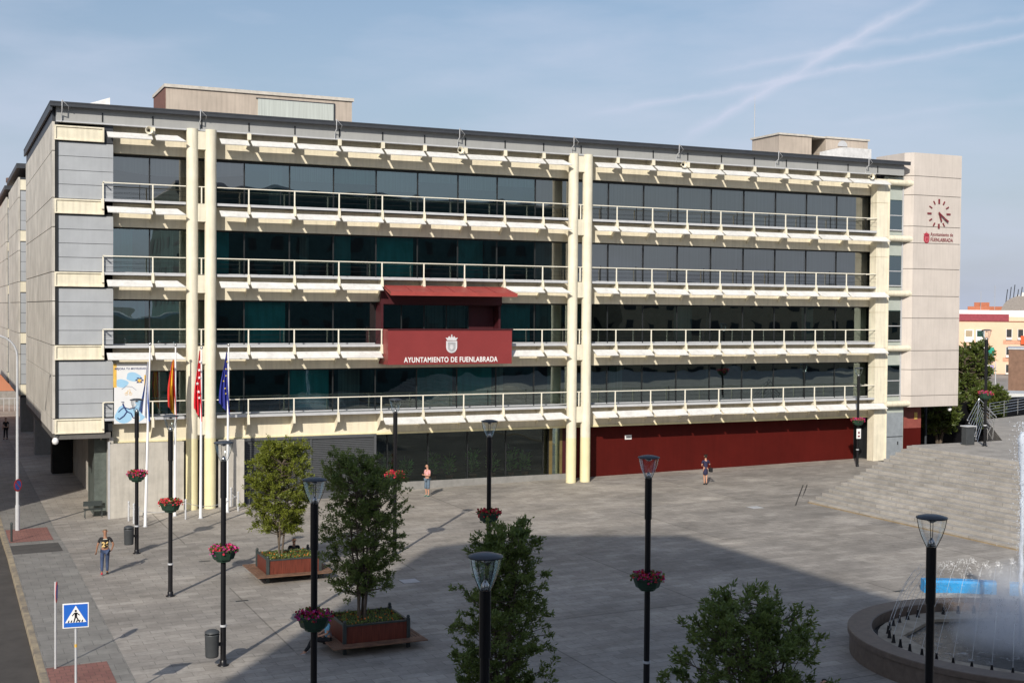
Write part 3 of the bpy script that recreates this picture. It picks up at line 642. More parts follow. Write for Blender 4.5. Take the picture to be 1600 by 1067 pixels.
for x, y, d in ((-3.2, 52, 'nearest of the dark rusty cowls on the farthest wing roof'), (-2.4, 54, 'middle one of the dark rusty cowls on the farthest wing roof'), (-3.6, 57, 'farthest of the dark rusty cowls on the farthest wing roof')):
    b = MB(); b.lathe([(.5, 0), (.5, 1.1), (.7, 1.2), (.7, 1.6), (0, 1.7)], (x, y, 19.9), mat('rusty_cowl', (.16, .10, .08), .7), 12)
    tag(b.build('roof_cowl'), d, 'roof cowl', 'rusty cowls on the wing roof')

# ------------------------------------------------------------ buildings across the square (they shade it and show in the glass)
def block(name, poly, z1, wall, label, cat='building', floors=3.1, z0=-1.0):
    t = empty(name); tag(t, label, cat)
    b = MB(); b.prism(poly, z0, z1, wall); b.build('wall', t)
    n = len(poly)
    b = MB(); b.prism(poly, z1, z1+.25, GREYM); b.build('roof', t)
    b = MB()
    for i in range(n):
        p, q = Vector(poly[i]), Vector(poly[(i+1) % n]); d = (q-p); ln = d.length
        if ln < 3: continue
        d /= ln; nn = Vector((d.y, -d.x)); k = int(ln/3.2)
        for f in range(int((z1-1)/floors)):
            for j in range(k):
                c = p+d*(ln/k*(j+.5)); z = 1.2+f*floors
                a = c-d*.65+nn*.03; e = c+d*.65+nn*.03
                b.add([(a.x, a.y, z), (e.x, e.y, z), (e.x, e.y, z+1.4), (a.x, a.y, z+1.4)], [(0, 1, 2, 3)], MULL)
    o = b.build('window_rows', t); o['kind'] = 'stuff'
    return t
BRW = mat('brown_brick_wall', (.22, .13, .09), .85, var=.15, scale=2)
OCH = mat('ochre_render', (.42, .33, .22), .85, var=.12)
block('office_tower', [(-27.6, -62.6), (-22.2, -62.1), (-16.2, -64.8), (-16.0, -92), (-29, -92)][::-1], 32.9, BRW, 'tall brown block across the square whose shadow falls on the plaza')
block('apartment_building', [(-13, -67.5), (14, -67.5), (14, -84), (-13, -84)][::-1], 9.0, OCH, 'low ochre block under the viewpoint on the near side of the square')
block('apartment_building', [(14.5, -76), (66, -80), (66, -97), (14.5, -97)][::-1], 23.5, mat('dark_teal_reflected_wall', (.05, .10, .10), .7, var=.2), 'unseen block facing the town hall, coloured dark teal for the window reflections')  # out of view; wall colour chosen to turn the window reflections teal
block('apartment_building', [(69, -74), (150, -74), (150, -95), (69, -95)][::-1], 13.5, OCH, 'ochre block facing the clock tower across the square')
block('apartment_building', [(-34, -9.5), (-18, -9.5), (-18, 40), (-34, 40)], 16.0, OCH, 'ochre street block left of the road, just out of frame')
# ------------------------------------------------------------ street lamps
def make_lamp():
    root = empty('street_lamp'); H = 6.45
    b = MB(); b.lathe([(.16, 0), (.16, .03), (.10, .05), (.10, .16), (.078, .18)], (0, 0, 0), BLACK, 14)
    b.tube([(0, 0, .05), (0, 0, 1.15)], .082, BLACK, 14); b.tube([(0, 0, 1.13), (0, 0, 1.19)], .095, GREYM, 14); b.tube([(0, 0, 1.15), (0, 0, 4.9)], .075, BLACK, 14)
    b.tube([(0, 0, 4.85), (0, 0, 5.90)], .092, BLACK, 14)
    b.build('pole', root)
    b = MB(); b.lathe([(.085, 5.90), (.115, 5.96), (.175, 6.09), (.225, 6.24), (.262, 6.42)], (0, 0, 0), GLASSC, 24); g = b.build('lamp_shade', root)
    b = MB(); b.lathe([(0, 6.50), (.15, 6.49), (.275, 6.455), (.285, 6.435), (.27, 6.42), (.0, 6.42)], (0, 0, 0), mat('lamp_cap_grey', (.05, .06, .075), .4), 26); b.build('lamp_cap', root)
    b = MB()
    for k in range(4):
        q = math.pi/2*k+.5; b.tube([(r*math.cos(q), r*math.sin(q), z) for r, z in ((.088, 5.90), (.119, 5.96), (.179, 6.09), (.229, 6.24), (.266, 6.43))], .0065, BLACK, 5)
    b.build('cage_rib', root)
    b = MB(); b.lathe([(.0, 6.40), (.09, 6.38), (.02, 6.34)], (0, 0, 0), STEEL, 14); b.lathe([(0, 5.91), (.08, 5.915), (.06, 6.0), (.02, 6.06), (0, 6.07)], (0, 0, 0), STEEL, 12); b.build('reflector', root)
    return root
def make_basket(seed, loc, rz, label, mat1, mat2):
    rnd = random.Random(seed); t = empty('flower_basket', loc, rz); tag(t, label, 'flower basket', 'flower baskets hung round the lamp posts')
    b = MB(); n = 12
    prof = [(.20, 0), (.22, .05), (.30, .08), (.38, .30), (.41, .31), (.41, .35), (.36, .35), (.34, .28)]
    b.lathe(prof, (0, 0, 0), BASK, 8, smooth=False); b.lathe([(0, .28), (.34, .28)], (0, 0, 0), SOIL, 8); b.tube([(-.1, 0, .1), (.1, 0, .1)], .02, IRON, 6)
    b.build('basket', t)
    b = MB(); f = MB()
    for i in range(260):
        q = rnd.uniform(0, 6.283); r = .40*math.sqrt(rnd.random()); z = .33+rnd.uniform(-.02, .12)+(.41-r)*.15
        if r > .34: z -= rnd.uniform(0, .10)
        c = Vector((r*math.cos(q)*1.08, r*math.sin(q)*1.08, z)); s = rnd.uniform(.025, .045)
        fl = rnd.random() < .62; tgt = f if fl else b
        for k in range(2):
            a = Vector((rnd.gauss(0, 1), rnd.gauss(0, 1), rnd.gauss(0, .6))).normalized(); e = a.orthogonal().normalized(); h = a.cross(e)
            tgt.add([c+e*s, c+h*s, c-e*s, c-h*s], [(0, 1, 2, 3)], (mat1 if rnd.random() < .6 else mat2) if fl else LEAF2)
    b.build('leaves', t); f.build('petals', t)
    return t
def make_bin(loc, label):
    t = empty('litter_bin', loc); tag(t, label, 'litter bin')
    b = MB(); b.lathe([(0, 0), (.17, 0), (.19, .04), (.205, .62), (.215, .64), (.20, .66)], (0, 0, 0), BINM, 18); b.box(.15, .32, -.03, .03, .3, .4, BLACK); b.build('body', t)
    b = MB(); b.lathe([(.215, .70), (.20, .74), (.10, .79), (0, .80)], (0, 0, 0), BINM, 18)
    for k in range(3): q = 2.1*k; b.tube([(.18*math.cos(q), .18*math.sin(q), .64), (.18*math.cos(q), .18*math.sin(q), .72)], .015, BINM, 5)
    b.build('lid', t); return t
LAMPS = [(-2.2, -10.5, 'nearest the flagpoles, with a litter bin on its post'),
         (-2.2, -19.0, 'second in the left row, sunlit, without a bin'),
         (-2.25, -28.5, 'third in the left row, with a tall bin near its foot'),
         (-1.95, -37.1, 'fourth in the left row, overlapping the two tree planters'),
         (-1.85, -46.7, 'nearest of the left row, its head before the middle tree'),
         (6.9, -36.9, 'alone in the shaded plaza, left of the large near tree'),
         (6.95, -47.0, 'nearest of all, standing before the fountain'),
         (7.15, -26.0, 'behind the middle foreground tree, before the facade glass'),
         (7.45, -15.5, 'behind the second tree, left of the man in pink'),
         (42.9, -1.71, 'small and far, between the red wall and the cream pier'),
         (43.3, -11.9, 'on the upper terrace at the head of the granite steps')]
L0 = make_lamp(); parts0 = list(L0.children)
for i, (x, y, d) in enumerate(LAMPS):
    if i == 0: o = L0
    else:
        o = L0.copy(); COL.objects.link(o)
        for c in parts0: cc = c.copy(); COL.objects.link(cc); cc.parent = o
    z = TZ if i == 10 else gz(x, y); o.location = (x, y, z)
    if i == 9: o.location.z = gz(x, y)-.05; o.scale = (1, 1, .97)
    o.rotation_euler.z = .3*i
    tag(o, 'black cone-head lamp '+d, 'street lamp', 'black street lamps on the square')
    if i in (4, 6): continue
    make_basket(i, (x, y, z+(3.02 if i < 9 else 2.6)), .2*i, ['green basket of red flowers on the lamp nearest the flagpoles', 'basket of coral red flowers on the second lamp of the left row', 'basket of magenta and red flowers on the lamp above the tall bin', 'basket of magenta flowers beside the shaded planter', '', 'basket of red flowers alone in the middle of the shaded plaza', '', 'dim basket half hidden behind the middle tree top', 'red flowers showing through the second tree', 'small red and pink basket above a white notice at the red wall', 'pale flower basket on the terrace lamp'][i],
                FLOWR if i not in (2, 3) else FLOWP, FLOWR if i in (2, 3, 8) else (FLOWP if i in (0, 5, 9, 10) else mat('coral_petals', (.72, .10, .10), .6, var=.2, scale=15) if i == 1 else FLOWR))
make_bin((-2.53, -10.6, gz(-2.3, -10.6)+.42), 'grey round litter bin on the lamp post nearest the flagpoles')
make_bin((-2.58, -28.55, gz(-2.3, -28)+.30), 'grey round litter bin with domed lid on the third lamp post of the left row')
t = empty('notice_plate', (42.85, -1.86, gz(45)+1.75)); tag(t, 'small white notice plate fixed to the far lamp post by the red wall', 'notice')
b = MB(); b.box(-.16, .16, -.02, .02, 0, .62, WHITEP); b.build('plate', t)
b = MB(); b.box(-.08, .08, -.026, -.0205, .1, .2, MK); b.box(-.06, .06, -.026, -.0205, .3, .45, MK); b.build('print', t)
# ------------------------------------------------------------ leafage
def leaf(mb, c, d, ln, wd, m, rnd):
    d = d.normalized(); s = d.cross(Vector((rnd.gauss(0, 1), rnd.gauss(0, 1), rnd.gauss(0, 1)))).normalized()*wd
    mb.add([c, c+d*ln*.45+s, c+d*ln, c+d*ln*.45-s], [(0, 1, 2, 3)], m)
def branchy(root, seed, base, htop, zlo, rad, lm, lsz=.11, nst=3, nb=34, tuft=13, gap=0, spread=.35, trunk_r=.045, lopt=None):
    rnd = random.Random(seed); wb = MB(); lb = MB()
    gapd = [(rnd.uniform(0, 6.28), rnd.uniform(zlo, htop), rnd.uniform(.35, .6)) for _ in range(gap)]
    lobes = [(rnd.uniform(0, 6.28), rnd.uniform(0, 1), rnd.uniform(.75, 1.2)) for _ in range(7)]
    def env(az, z):
        t = (z-zlo)/(htop-zlo); e = rad*(.55+.75*math.sin(math.pi*min(1, max(0, t*.85+.12)))**.7)*.85
        if t > .8: e *= 1-(t-.8)*2.2
        for (a, tt, k) in lobes:
            w = math.exp(-((1-math.cos(az-a))*2.2+((t-tt)*4)**2)); e *= 1+(k-1)*w*1.1
        return max(.12, e)
    for s in range(nst):
        q = 6.283*s/nst+rnd.uniform(-.4, .4); pts = []; n = 9
        for i in range(n):
            u = i/(n-1); r = .07+spread*rad*u**1.2
            pts.append(Vector((r*math.cos(q+.5*u)+rnd.gauss(0, .025), r*math.sin(q+.5*u)+rnd.gauss(0, .025), u*(htop-.35)*(1-.07*s))))
        wb.tube([p+base for p in pts], [trunk_r*(1-.75*i/(n-1)) for i in range(n)], BARK, 7)
        for j in range(nb):
            z = zlo-.1+(htop-zlo-.25)*(j+rnd.random())/nb
            u = min(.999, z/((htop-.35)*(1-.07*s))); fi = u*(n-1); k = min(n-2, int(fi)); p = pts[k].lerp(pts[k+1], fi-k)
            az = rnd.uniform(0, 6.283); e = env(az, z)
            if any(abs(z-gz_) < gr*.8 and math.cos(az-ga) > .55 for ga, gz_, gr in gapd): e *= .4
            reach = e*rnd.uniform(.55, 1.05)
            tgt = Vector((reach*math.cos(az), reach*math.sin(az), z+reach*rnd.uniform(.15, .6)))
            mid = p.lerp(tgt, .5)+Vector((0, 0, -.05*reach))+Vector((rnd.gauss(0, .04), rnd.gauss(0, .04), 0))
            wb.tube([p+base, mid+base, tgt+base], [trunk_r*.32, trunk_r*.22, trunk_r*.08], BARK, 4, cap=False)
            ax = (tgt-p).normalized()
            tips = [(tgt, ax)]
            for w in range(4):
                f = rnd.uniform(.35, .95); st = p.lerp(mid, f*2) if f < .5 else mid.lerp(tgt, f*2-1)
                dd = (ax+Vector((rnd.gauss(0, .8), rnd.gauss(0, .8), rnd.gauss(.35, .5)))).normalized(); en = st+dd*rnd.uniform(.12, .32)*min(1.3, max(.6, rad))
                wb.tube([st+base, en+base], [.006, .003], BARK, 3, cap=False); tips.append((en, dd))
            for c, dd in tips:
                for w in range(tuft):
                    v = (dd*.7+Vector((rnd.gauss(0, .75), rnd.gauss(0, .75), rnd.gauss(.15, .6)))).normalized()
                    cc = c+base-dd*rnd.uniform(0, .14)*rad+Vector((rnd.gauss(0, 1), rnd.gauss(0, 1), rnd.gauss(0, 1)))*.025*rad
                    leaf(lb, cc, v, lsz*rnd.uniform(.7, 1.25), lsz*.2, lm, rnd)
    wb.build('trunk', root); lb.build('crown', root)
def planter(x0, y0, g, label, seed):
    t = empty('tree_planter', (x0+1, y0+.85, g)); tag(t, label, 'planter', 'square planters with benches')
    W_, D_ = 1.0, .87
    for q in ((-W_, W_, -D_, -D_+.04), (-W_, W_, D_-.04, D_), (-W_, -W_+.04, -D_+.041, D_-.041), (W_-.04, W_, -D_+.041, D_-.041)): b = MB(); b.box(*q, .22, .80, WOOD); b.build('side_panel', t)
    b = MB(); b.box(-W_-.02, W_+.02, -D_-.02, -D_+.05, .802, .85, IRON); b.box(-W_-.02, W_+.02, D_-.05, D_+.02, .802, .85, IRON); b.box(-W_-.02, -W_+.05, -D_+.051, D_-.051, .802, .85, IRON); b.box(W_-.05, W_+.02, -D_+.051, D_-.051, .802, .85, IRON); b.build('rim', t)
    for sx in (-1, 1):
        for sy in (-1, 1):
            b = MB(); b.box(sx*W_-.05, sx*W_+.05, sy*D_-.05, sy*D_+.05, .0, .90, IRON); b.lathe([(.04, .9), (.06, .94), (.04, .99), (0, 1.0)], (sx*W_, sy*D_, 0), IRON, 8); b.build('leg', t)
            b = MB(); b.tube([(sx*W_, sy*D_, .12), (sx*(W_+.35), sy*(D_+.05), .27)], .02, IRON, 5); b.build('bench_bracket', t)
    for k, (xa, xb, ya, yb) in enumerate(((-W_-.47, W_+.47, -D_-.47, -D_-.03), (-W_-.47, W_+.47, D_+.03, D_+.47), (-W_-.47, -W_-.03, -D_-.028, D_+.028), (W_+.03, W_+.47, -D_-.028, D_+.028))):
        b = MB()
        for j in range(4):
            if k < 2: w = (yb-ya)/4; b.box(xa, xb, ya+w*j+.008, ya+w*(j+1)-.008, .27, .305, BENCHW)
            else: w = (xb-xa)/4; b.box(xa+w*j+.008, xa+w*(j+1)-.008, ya, yb, .27, .305, BENCHW)
        b.build('bench', t, .004)
    b = MB(); b.box(-W_+.06, W_-.06, -D_+.06, D_-.06, .3, .74, SOIL); b.build('soil', t)
    rnd = random.Random(seed); f = empty('bedding_flowers'); bpy.data.objects.remove(f); b = MB()
    for i in range(900):
        c = Vector((rnd.uniform(-W_+.1, W_-.1), rnd.uniform(-D_+.1, D_-.1), .74+rnd.uniform(0, .14))); m_ = FLOWO if rnd.random() < .07 else LEAF2
        leaf(b, c, Vector((rnd.gauss(0, .6), rnd.gauss(0, .6), 1)), .075 if m_ is LEAF2 else .06, .02 if m_ is LEAF2 else .035, m_, rnd)
    o = b.build('bedding_plants', t); o['kind'] = 'stuff'
PLS = [(1.45, -18.4, 'sunlit red-brown wooden planter with benches under the yellow-green tree', 5), (1.25, -28.9, 'dark shaded planter with benches under the second tree', 6), (.35, -41.2, 'shaded planter out of view under the middle tree', 7), (2.0, -47.8, 'shaded planter out of view under the large near tree', 8)]
for x, y, lb_, sd in PLS: planter(x, y, gz(x+1, y), lb_, sd)
TREES = [((2.15, -17.5), 5.32, 1.65, 1.30, LEAF1, 1, 'yellow-green young tree in the sunlit planter', 3, 2),
         ((2.05, -28.1), 5.95, 1.55, 1.30, LEAF2, 4, 'dark multi-stemmed young tree in the shaded planter beside the seated person', 5, 4),
         ((1.25, -40.3), 5.88, 1.3, 1.04, LEAF2, 12, 'open airy shaded tree in the middle foreground behind a lamp head', 4, 3),
         ((3.0, -46.9), 5.50, 1.2, 1.24, LEAF2, 23, 'bushy shaded tree nearest the camera, left of the fountain', 5, 3)]
for (x, y), ht, zl, rd, lm, sd, lab, nst, gp in TREES:
    g = gz(x, y); r_ = empty('young_tree', (x, y, g+.7)); tag(r_, lab, 'tree', 'young trees in planters')
    branchy(r_, sd, Vector((0, 0, 0)), ht-.7, zl-.7, rd, lm, nst=nst, nb=int(235/nst), gap=gp, lsz=.10, tuft=25)
def bigtree(x, y, z, h, rad, seed, label, lm=LEAF3):
    r_ = empty('plane_tree', (x, y, z)); tag(r_, label, 'tree')
    branchy(r_, seed, Vector((0, 0, 0)), h, h*.30, rad, lm, lsz=.30, nst=4, nb=30, tuft=12, spread=.4, trunk_r=.14)
bigtree(62.5, 8.8, .6, 7.3, 1.75, 31, 'broad green tree right of the clock tower behind the terrace')
bigtree(55.0, 4.2, .4, 3.9, 1.7, 32, 'low tree with a pale trunk under the clock tower overhang')
bigtree(60.2, 4.6, .6, 4.2, 1.15, 33, 'small bushy tree behind the terrace lamp')
bigtree(66.0, 13.0, .6, 6.2, 1.6, 34, 'darker tree between the clock tower and the peach apartments')
# ------------------------------------------------------------ people
SKIN = mat('skin_tone', (.50, .27, .18), .6, var=.05); SKIND = mat('tanned_skin', (.30, .15, .09), .6, var=.05)
def skinmesh(name, nodes, parent, m, sub=1, root=0):
    me = bpy.data.meshes.new(name); idx = {n[0]: i for i, n in enumerate(nodes)}
    me.from_pydata([n[2] for n in nodes], [(idx[n[1]], i) for i, n in enumerate(nodes) if n[1] in idx], [])
    o = bpy.data.objects.new(name, me); COL.objects.link(o)
    o.modifiers.new('skin', 'SKIN').use_smooth_shade = True
    for i, n in enumerate(nodes):
        sv = me.skin_vertices[0].data[i]; r = n[3]; sv.radius = r if isinstance(r, tuple) else (r, r); sv.use_root = (i == root)
    s = o.modifiers.new('sub', 'SUBSURF'); s.levels = sub; s.render_levels = sub
    dg = bpy.context.evaluated_depsgraph_get(); nm = bpy.data.meshes.new_from_object(o.evaluated_get(dg)); bpy.data.objects.remove(o)
    nm.materials.clear(); nm.materials.append(m)
    for p in nm.polygons: p.use_smooth = True
    q = bpy.data.objects.new(name, nm); COL.objects.link(q); q.parent = parent
    return q
def person(loc, face, label, pose, top, bottom, hair, shoe, skin=SKIN, long_legs=True, dress=False, sleeves=True, h=1.0, hairlong=False):
    t = empty('person', loc, face); t.scale = (h, h, h); tag(t, label, 'person')
    P = dict(pelvis=(0, 0, .95), belly=(0, 0, 1.10), chest=(0, .01, 1.30), neck=(0, 0, 1.47), headb=(0, .01, 1.56), head=(0, .025, 1.66), crown=(0, .01, 1.73),
             shL=(-.17, 0, 1.41), elL=(-.23, -.03, 1.13), wrL=(-.23, .06, .89), haL=(-.23, .09, .81),
             shR=(.17, 0, 1.41), elR=(.23, -.03, 1.13), wrR=(.23, .06, .89), haR=(.23, .09, .81),
             hiL=(-.09, 0, .90), knL=(-.10, .03, .50), anL=(-.10, -.02, .09), toL=(-.11, .14, .03), hiR=(.09, 0, .90), knR=(.10, .03, .50), anR=(.10, -.02, .09), toR=(.11, .14, .03))
    P.update(pose); V = {k: Vector(v) for k, v in P.items()}
    nodes = [('pelvis', None, V['pelvis'], (.125, .10)), ('belly', 'pelvis', V['belly'], (.115, .09)), ('chest', 'belly', V['chest'], (.135, .095)), ('neck', 'chest', V['neck'], .05), ('headb', 'neck', V['headb'], .065), ('head', 'headb', V['head'], (.078, .09)), ('crown', 'head', V['crown'], .06)]
    fl = []
    for s in 'LR':
        nodes += [('sh'+s, 'chest', V['sh'+s], .055), ('el'+s, 'sh'+s, V['el'+s], .040), ('wr'+s, 'el'+s, V['wr'+s], .026), ('ha'+s, 'wr'+s, V['ha'+s], (.034, .016))]
        nodes += [('hi'+s, 'pelvis', V['hi'+s], .088), ('kn'+s, 'hi'+s, V['kn'+s], .057), ('an'+s, 'kn'+s, V['an'+s], .037), ('to'+s, 'an'+s, V['to'+s], .034)]
        d = (V['ha'+s]-V['wr'+s]).normalized(); sd = d.orthogonal().normalized()
        fl.append((V['ha'+s], d, sd))
    skinmesh('body', nodes, t, skin)
    # five separate fingers on each hand, slightly curled
    fb = MB()
    for c, d, sd in fl:
        bend = d.cross(sd)
        for k, (off, ln) in enumerate(((-.027, .058), (-.009, .07), (.009, .066), (.026, .052))):
            a = c+sd*off+d*.01; fb.tube([a, a+d*ln*.6, a+d*ln*.95+bend*.02], [.0095, .0085, .006], skin, 6)
        a = c-d*.03+sd*.03; fb.tube([a, a+sd*.025+d*.02, a+sd*.03+d*.05], [.011, .010, .007], skin, 6)
    fb.build('fingers', t)
    g = MB()   # face: nose, eyes, ears
    hd = V['head']; f = Vector((0, 1, 0))
    g.tube([hd+Vector((0, .085, .01)), hd+Vector((0, .112, -.02)), hd+Vector((0, .09, -.035))], [.008, .014, .008], skin, 6)
    for sx in (-1, 1):
        g.tube([hd+Vector((sx*.03, .078, .012)), hd+Vector((sx*.03, .092, .012))], .011, DARK, 6); g.tube([hd+Vector((sx*.078, 0, .02)), hd+Vector((sx*.092, -.01, -.02))], .016, skin, 6)
    g.tube([hd+Vector((-.025, .085, -.055)), hd+Vector((.025, .085, -.055))], .007, mat('lips', (.35, .10, .09), .6), 6)
    g.build('face_features', t)
    if hair:
        hn = [('a', None, hd+Vector((0, -.032, .015)), (.094, .092)), ('b', 'a', hd+Vector((0, -.015, .085)), (.072, .072))]
        if hairlong: hn.append(('c', 'a', hd+Vector((0, -.05, -.10)), (.07, .05)))
        skinmesh('hair', hn, t, hair)
    e = .014
    nd = {n[0]: n for n in nodes}
    def gr(k, par, ee=e, pos=None):
        r = nd[k][3]; r = r if isinstance(r, tuple) else (r, r); return (k, par, pos or nd[k][2], (r[0]+ee, r[1]+ee))
    tn = [gr('pelvis', None, e-.002) if not dress else gr('pelvis', None, .045), gr('belly', 'pelvis'), gr('chest', 'belly')]
    tn.append(('nk', 'chest', V['chest'].lerp(V['neck'], .75), (.062, .058)))
    for s in 'LR':
        tn += [gr('sh'+s, 'chest')]; tn.append(('el'+s, 'sh'+s, V['sh'+s].lerp(V['el'+s], .75 if sleeves else .4), (.056, .056)))
    skinmesh('dress' if dress else 'shirt', tn, t, top)
    if dress:
        a = V['hiL'].lerp(V['hiR'], .5); k_ = V['knL'].lerp(V['knR'], .5)
        skinmesh('skirt', [('a', None, a+Vector((0, 0, .16)), (.155, .13)), ('b', 'a', a.lerp(k_, .5), (.165, .14)), ('c', 'b', a.lerp(k_, .92), (.165, .14))], t, bottom)
    else:
        bn = [gr('pelvis', None, .012)]
        for s in 'LR':
            bn += [gr('hi'+s, 'pelvis', .012), gr('kn'+s, 'hi'+s, .014 if long_legs else .03)]
            if long_legs: bn.append(gr('an'+s, 'kn'+s, .016, V['an'+s]+Vector((0, 0, .03))))
            else: bn.append(('lo'+s, 'kn'+s, V['kn'+s].lerp(V['an'+s], .3), (.085, .085)))
        skinmesh('trousers' if long_legs else 'shorts', bn, t, bottom)
    for s in 'LR':
        a, to = V['an'+s], V['to'+s]; d = (to-a); d.z = 0
        o = skinmesh('shoe', [('a', None, a+Vector((0, 0, -.03))-d*.3, .045), ('b', 'a', a.lerp(to, .5)+Vector((0, 0, -.015)), (.048, .04)), ('c', 'b', to+Vector((0, 0, .0)), (.042, .032))], t, shoe if not isinstance(shoe, tuple) else shoe['LR'.index(s)])
    return t
NAVY = mat('navy_cloth', (.022, .022, .06), .8, var=.1); BLK = mat('black_cloth', (.014, .014, .016), .8, var=.1); JEAN = mat('blue_denim', (.05, .075, .15), .85, var=.15, scale=8)
PINK = mat('pink_cloth', (.72, .36, .36), .8, var=.08, scale=6); SHORT = mat('faded_denim', (.13, .18, .24), .85, var=.15); TEALS = mat('teal_shoe', (.05, .25, .22), .6)
HAIRD = mat('dark_hair', (.02, .014, .010), .7, var=.2); HAIRG = mat('grey_blond_hair', (.22, .16, .10), .8, var=.2); REDS = mat('red_shoe', (.5, .03, .06), .5); WSH = mat('white_shoe', (.75, .75, .78), .5)
LBL = mat('light_blue_cloth', (.20, .50, .70), .8)
p = person((-3.9, -14.3, gz(-3.9, -14.3)), R(-5), 'man walking away in a black football shirt with yellow number and blue jeans',
       dict(elL=(-.27, -.04, 1.15), wrL=(-.31, .0, .92), haL=(-.32, .03, .84), elR=(.30, -.06, 1.16), wrR=(.24, -.02, .96), haR=(.20, .03, .90), knL=(-.11, .03, .5), anL=(-.12, -.12, .12), toL=(-.13, .03, .03), knR=(.08, .10, .5), anR=(.08, .08, .09), toR=(.09, .24, .03)), BLK, JEAN, HAIRG, (REDS, BLK), SKIND, h=1.02)
# the shirt print is seen from behind: back of the local frame is -y
b = MB(); YEL = mat('shirt_yellow', (.75, .52, .22), .7)
text('number_print', '26', .25, YEL, p, (0, -.122, 1.10), (R(90), 0, 0), .006, .012, sx=.95)
text('name_print', 'NAVARRO', .075, mat('shirt_white', (.6, .58, .5), .7), p, (0, -.124, 1.37), (R(90), 0, 0), .004, .004) if False else None
b.box(-.075, .075, -.124, -.118, 1.365, 1.395, mat('shirt_white', (.6, .58, .5), .7)); b.build('shoulder_print', p)
person((14.25, -1.2, gz(14.25)), R(110), 'man in a pink polo shirt and denim shorts standing looking at a phone',
       dict(head=(0, .06, 1.64), crown=(0, .07, 1.72), elL=(-.22, .02, 1.13), wrL=(-.10, .24, 1.16), haL=(-.04, .30, 1.19), elR=(.22, .02, 1.13), wrR=(.10, .24, 1.16), haR=(.04, .30, 1.19), belly=(0, .03, 1.1)), PINK, SHORT, None, TEALS, long_legs=False, h=1.0)
b = MB(); t = empty('mobile_phone', (14.25, -1.2, gz(14.25)), R(110)); tag(t, 'tiny dark phone held up by the man in pink', 'phone'); b.box(-.035, .035, .31, .32, 1.17, 1.30, BLACK); b.build('handset', t, .004)
b = MB(); b.box(-.03, .03, .306, .3095, 1.18, 1.29, mat('screen_glass', (.05, .06, .07), .1)); b.build('screen', t)
person((30.0, -4.2, gz(30)), R(-15), 'woman in a navy dress walking away near the dark red wall',
       dict(elL=(-.22, .02, 1.14), wrL=(-.15, .16, 1.05), haL=(-.10, .2, 1.05), elR=(.27, .04, 1.15), wrR=(.26, .22, 1.27), haR=(.22, .24, 1.33), anL=(-.05, .04, .09), toL=(-.05, .18, .03), anR=(.03, -.10, .13), toR=(.04, .02, .03), knL=(-.07, .06, .5), knR=(.06, .0, .5)), NAVY, NAVY, HAIRD, BLK, SKIN, dress=True, hairlong=True, h=.98)
b = MB(); t = empty('handbag', (30.3, -4.25, gz(30)+.72)); tag(t, 'small dark handbag at the hip of the woman in navy', 'handbag'); b.box(-.06, .10, -.10, .12, 0, .24, BLK); b.build('bag', t, .02); b = MB(); b.tube([(0, -.05, .23), (-.03, 0, .42), (0, .06, .23)], .01, BLK, 5); b.build('strap', t)
SIT = dict(pelvis=(0, 0, .44), belly=(0, .0, .60), chest=(0, .03, .80), neck=(0, .04, .97), headb=(0, .06, 1.05), head=(0, .09, 1.14), crown=(0, .08, 1.21), shL=(-.17, .03, .91), shR=(.17, .03, .91), elL=(-.23, .05, .66), elR=(.23, .05, .66), wrL=(-.14, .26, .58), wrR=(.14, .26, .58), haL=(-.10, .33, .56), haR=(.10, .33, .56),
           hiL=(-.09, .03, .42), hiR=(.09, .03, .42), knL=(-.11, .44, .46), knR=(.11, .44, .46), anL=(-.11, .50, .09), anR=(.11, .52, .09), toL=(-.12, .65, .03), toR=(.12, .67, .03))
person((3.0, -16.3, gz(3)-.02), R(-12), 'person in black seated behind the sunlit planter, only head and shoulders showing', SIT, BLK, BLK, HAIRD, BLK, SKIND)
person((.93, -28.3, gz(1)-.08), R(82), 'person in a light blue top and white shoes seated at the shaded planter', dict(SIT, anL=(-.11, .72, .09), anR=(.11, .62, .09), toL=(-.12, .86, .04), toR=(.12, .78, .04), knL=(-.11, .42, .47)), LBL, BLK, HAIRD, WSH, SKIN)
person((8.85, -41.6, gz(9)), R(150), 'dark-haired person at the bottom edge, only the top of the head in frame', {}, BLK, JEAN, HAIRD, BLK, SKIN)
person((-5.0, 42.0, gz(-5, 42)), R(20), 'tiny dark figure far down the left street in the shade', dict(anL=(-.1, .12, .09), toL=(-.1, .26, .03)), BLK, BLK, HAIRD, BLK, SKIN)
